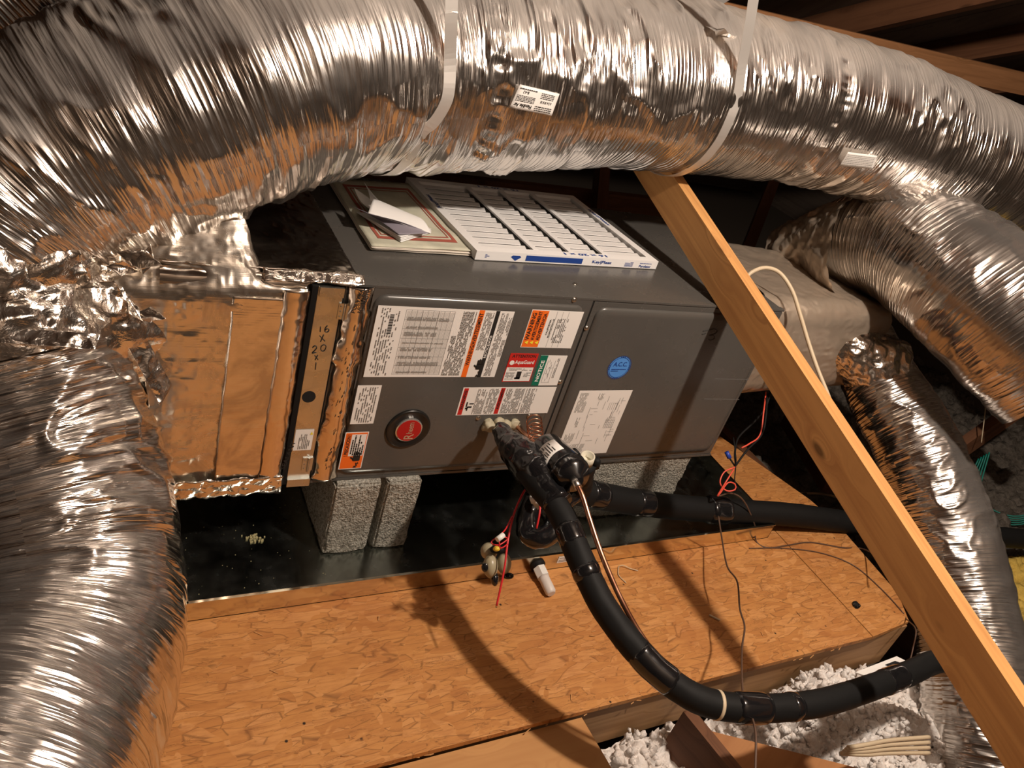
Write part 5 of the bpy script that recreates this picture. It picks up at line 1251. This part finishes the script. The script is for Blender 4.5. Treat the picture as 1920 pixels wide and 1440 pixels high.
mb = MB(); mb.tube([at(1368, 859, 2.05), at(1378, 874, 2.05)], .0024, 7); build('wire_end', mb, M['black'], bc)
wire('power_cable', 'tan sheathed power cable looping over the supply plenum behind the stud', [at(1395, 525, 1.86), at(1410, 510, 1.86), at(1435, 502, 1.87), at(1462, 512, 1.88), at(1485, 545, 1.88), at(1500, 590, 1.88), at(1515, 640, 1.88), at(1532, 690, 1.87), at(1552, 740, 1.86), at(1570, 790, 1.86)], .0052, 'tan', 'cable')
wire('strap_wire', 'pale wire across the dark gap behind the platform', [at(1490, 925, 2.7), at(1540, 926, 2.65), at(1580, 934, 2.6), at(1650, 945, 2.6)], .004, 'tan')
wire('hanging_wire', 'thin wire hanging in the dark at the right edge', [at(1850, 690, 3.0), at(1848, 760, 3.0), at(1840, 830, 3.0)], .002, 'tan')
gb = MB()
for k in range(5): gb.tube([at(1835 + k * 5, 860 - k * 3, 3.0), at(1820 + k * 4, 900 + k * 6, 3.0), at(1845, 945 + k * 5, 3.0), at(1900, 968 + k * 4, 2.95), at(1960, 955 + k * 4, 2.9)], .003, 6, .02)
tag(build('cable_bundle', gb, M['greencable']), 'coil of thin green cable lying at the right edge beyond the duct', 'cable')
# pale branch wires in front pit
for k, lab in enumerate(('topmost of the four cream flat cables in front of the foil at bottom right', 'second of the four cream flat cables, counted from the top', 'third of the four cream flat cables, counted from the top', 'lowest of the four cream flat cables at bottom right')):
    y_ = k * 9
    wire('flat_cable', lab, [at(1570 - k * 4 + 20, 1402 + y_ * .4, 1.52), at(1625, 1396 + y_ * .7, 1.55), at(1670, 1388 + y_ * .9, 1.60), at(1742, 1382 + y_ * 1.1, 1.66)], .0045, 'tan', 'cable')
b = MB(); q_ = [at(1602, 1262, 1.62), at(1680, 1232, 1.72), at(1700, 1242, 1.72), at(1640, 1275, 1.62)]
b.hexa([*q_, *[p + np.array((0, 0, .003)) for p in q_]]); mp_ = build('metal_plate', b, M['paper']); tag(mp_, 'off white slotted metal plate lying on the insulation under the platform edge', 'plate')
b = MB(); c = [np.array(q_[i]) * .6 + np.array(q_[j]) * .4 for i, j in ((0, 2), (1, 3))]; ctr = sum(q_) / 4
s1 = (q_[1] - q_[0]) * .12; s2 = (q_[3] - q_[0]) * .12; c0 = ctr + (q_[1] - q_[0]) * .2
b.hexa([c0 - s1 - s2, c0 + s1 - s2, c0 + s1 + s2, c0 - s1 + s2, *[x + np.array((0, 0, .0042)) for x in (c0 - s1 - s2, c0 + s1 - s2, c0 + s1 + s2, c0 - s1 + s2)]]); build('slot', b, M['void'], mp_)
# small debris on the boards
p = at_z(1604, 1136, FZ); bm = bmesh.new(); bmesh.ops.create_icosphere(bm, subdivisions=2, radius=.010); V = np.array([v.co[:] for v in bm.verts]); V = V * (1 + .6 * noise3(V * 150, 3))[:, None] * (1, 1, .6) + p + (0, 0, .005)
mb = MB(); mb.add(V, [tuple(v.index for v in f.verts) for f in bm.faces]); bm.free(); tag(build('tape_scrap', mb, M['blacktape']), 'small crumpled black tape scrap on the right part of the platform', 'debris')
mb = MB(); mb.beam(at_z(1330, 1153, fz), at_z(1350, 1163, fz + .002), .004, .003); tag(build('wood_chip', mb, M['tan']), 'tiny pale wood chip on the platform under the hanging brown wire', 'debris')
mb = MB(); mb.tube([at_z(1160, 1062, fz), at_z(1168, 1060, fz + .004), at_z(1182, 1066, fz + .002), at_z(1196, 1070, fz)], .0012, 6, .004); mb.tube([at_z(1160, 1062, fz), at_z(1160, 1078, fz), at_z(1174, 1093, fz)], .0012, 6, .004)
tag(build('wood_shaving', mb, M['tan']), 'curled pale wood shaving on the platform beside the copper tube', 'debris')

# ================================================================== INSULATION
def wool(name, label, x0, x1, y0, y1, z0, h, s, m, step=.0042, fn=None, tufts=0):
    xs = np.arange(x0, x1, step); ys = np.arange(y0, y1, step); X, Y = np.meshgrid(xs, ys, indexing='ij')
    P = vec(X, Y, 0 * X)
    b1 = 1 - np.abs(noise3(P * 11, s)); b2 = 1 - np.abs(noise3(P * 27 + 5, s + 1)); b3 = 1 - np.abs(noise3(P * 62, s + 2)); b4 = noise3(P * 130, s + 3)
    Z = z0 + h * (.5 * (1 - np.abs(noise3(P * 5, s + 7))) + .45 * b1 ** 2 + .3 * b2 ** 2 + .24 * b3 ** 2 + .09 * b4)
    if fn is not None: Z = Z + fn(X, Y)
    P = vec(X + .012 * noise3(P * 40, s + 8), Y + .012 * noise3(P * 40 + 9, s + 9), Z)
    if tufts:      # loose tufts on the surface, merged into the same heap
        rg = np.random.RandomState(s); bm = bmesh.new(); bmesh.ops.create_icosphere(bm, subdivisions=2, radius=1.)
        U0 = np.array([v.co[:] for v in bm.verts]); F0 = np.array([[v.index for v in f.verts] for f in bm.faces]); bm.free()
        ii = rg.randint(1, P.shape[0] - 1, tufts); jj = rg.randint(1, P.shape[1] - 1, tufts); rr_ = rg.uniform(.003, .0105, tufts)
        VV = U0[None] * (rr_[:, None, None] * rg.uniform(.6, 1.3, (tufts, 1, 3))); off = P[ii, jj] + rg.normal(0, .002, (tufts, 3)) + (0, 0, .002)
        seed_ = rg.uniform(0, 50, (tufts, 1, 3)); VV = VV * (1 + .55 * noise3(U0[None] * 2.2 + seed_, s) + .3 * noise3(U0[None] * 5 + seed_, s))[..., None] + off[:, None]
        FF = (F0[None] + (np.arange(tufts) * len(U0))[:, None, None]).reshape(-1, 3)
        nu, nv = P.shape[:2]; idx = np.arange(nu * nv).reshape(nu, nv); q_ = np.stack([idx[:-1, :-1].ravel(), idx[1:, :-1].ravel(), idx[1:, 1:].ravel(), idx[:-1, 1:].ravel()], 1)
        mb = MB(); mb.smooth = True; mb.add(np.concatenate([P.reshape(-1, 3), VV.reshape(-1, 3)]), [tuple(x) for x in q_.tolist()] + [tuple(x) for x in (FF + nu * nv).tolist()])
        return tag(build(name, mb, M[m]), label, 'insulation', kind='stuff')
    mb = MB(); mb.grid(P); return tag(build(name, mb, M[m]), label, 'insulation', kind='stuff')
wool('loose_insulation', 'white fluffy loose insulation filling the joist bay in front of the platform', .50, 1.60, -.98, -.507, -.86, .085, 401, 'wool', step=.006, tufts=3600,
     fn=lambda X, Y: -.035 + .065 * np.exp(-(((X - 1.12) / .24) ** 2 + ((Y + .555) / .05) ** 2)) + .085 * np.exp(-(((X - 1.02) / .22) ** 2 + ((Y + .60) / .10) ** 2)) + .06 * np.exp(-(((X - 1.28) / .16) ** 2 + ((Y + .68) / .12) ** 2)) + .07 * np.exp(-(((X - .56) / .07) ** 2 + ((Y + .60) / .10) ** 2)))
wool('loose_insulation', 'loose insulation beyond the right ducts, coloured dark for shade', 1.64, 3.6, -1.2, 1.9, -.86, .08, 431, 'shadewool', step=.014)
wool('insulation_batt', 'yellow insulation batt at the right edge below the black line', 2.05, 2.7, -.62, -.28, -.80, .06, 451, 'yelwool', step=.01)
wool('loose_insulation', 'dim loose insulation behind the platform', -1.2, 1.6, .68, 1.9, -.86, .06, 461, 'shadewool', step=.016)
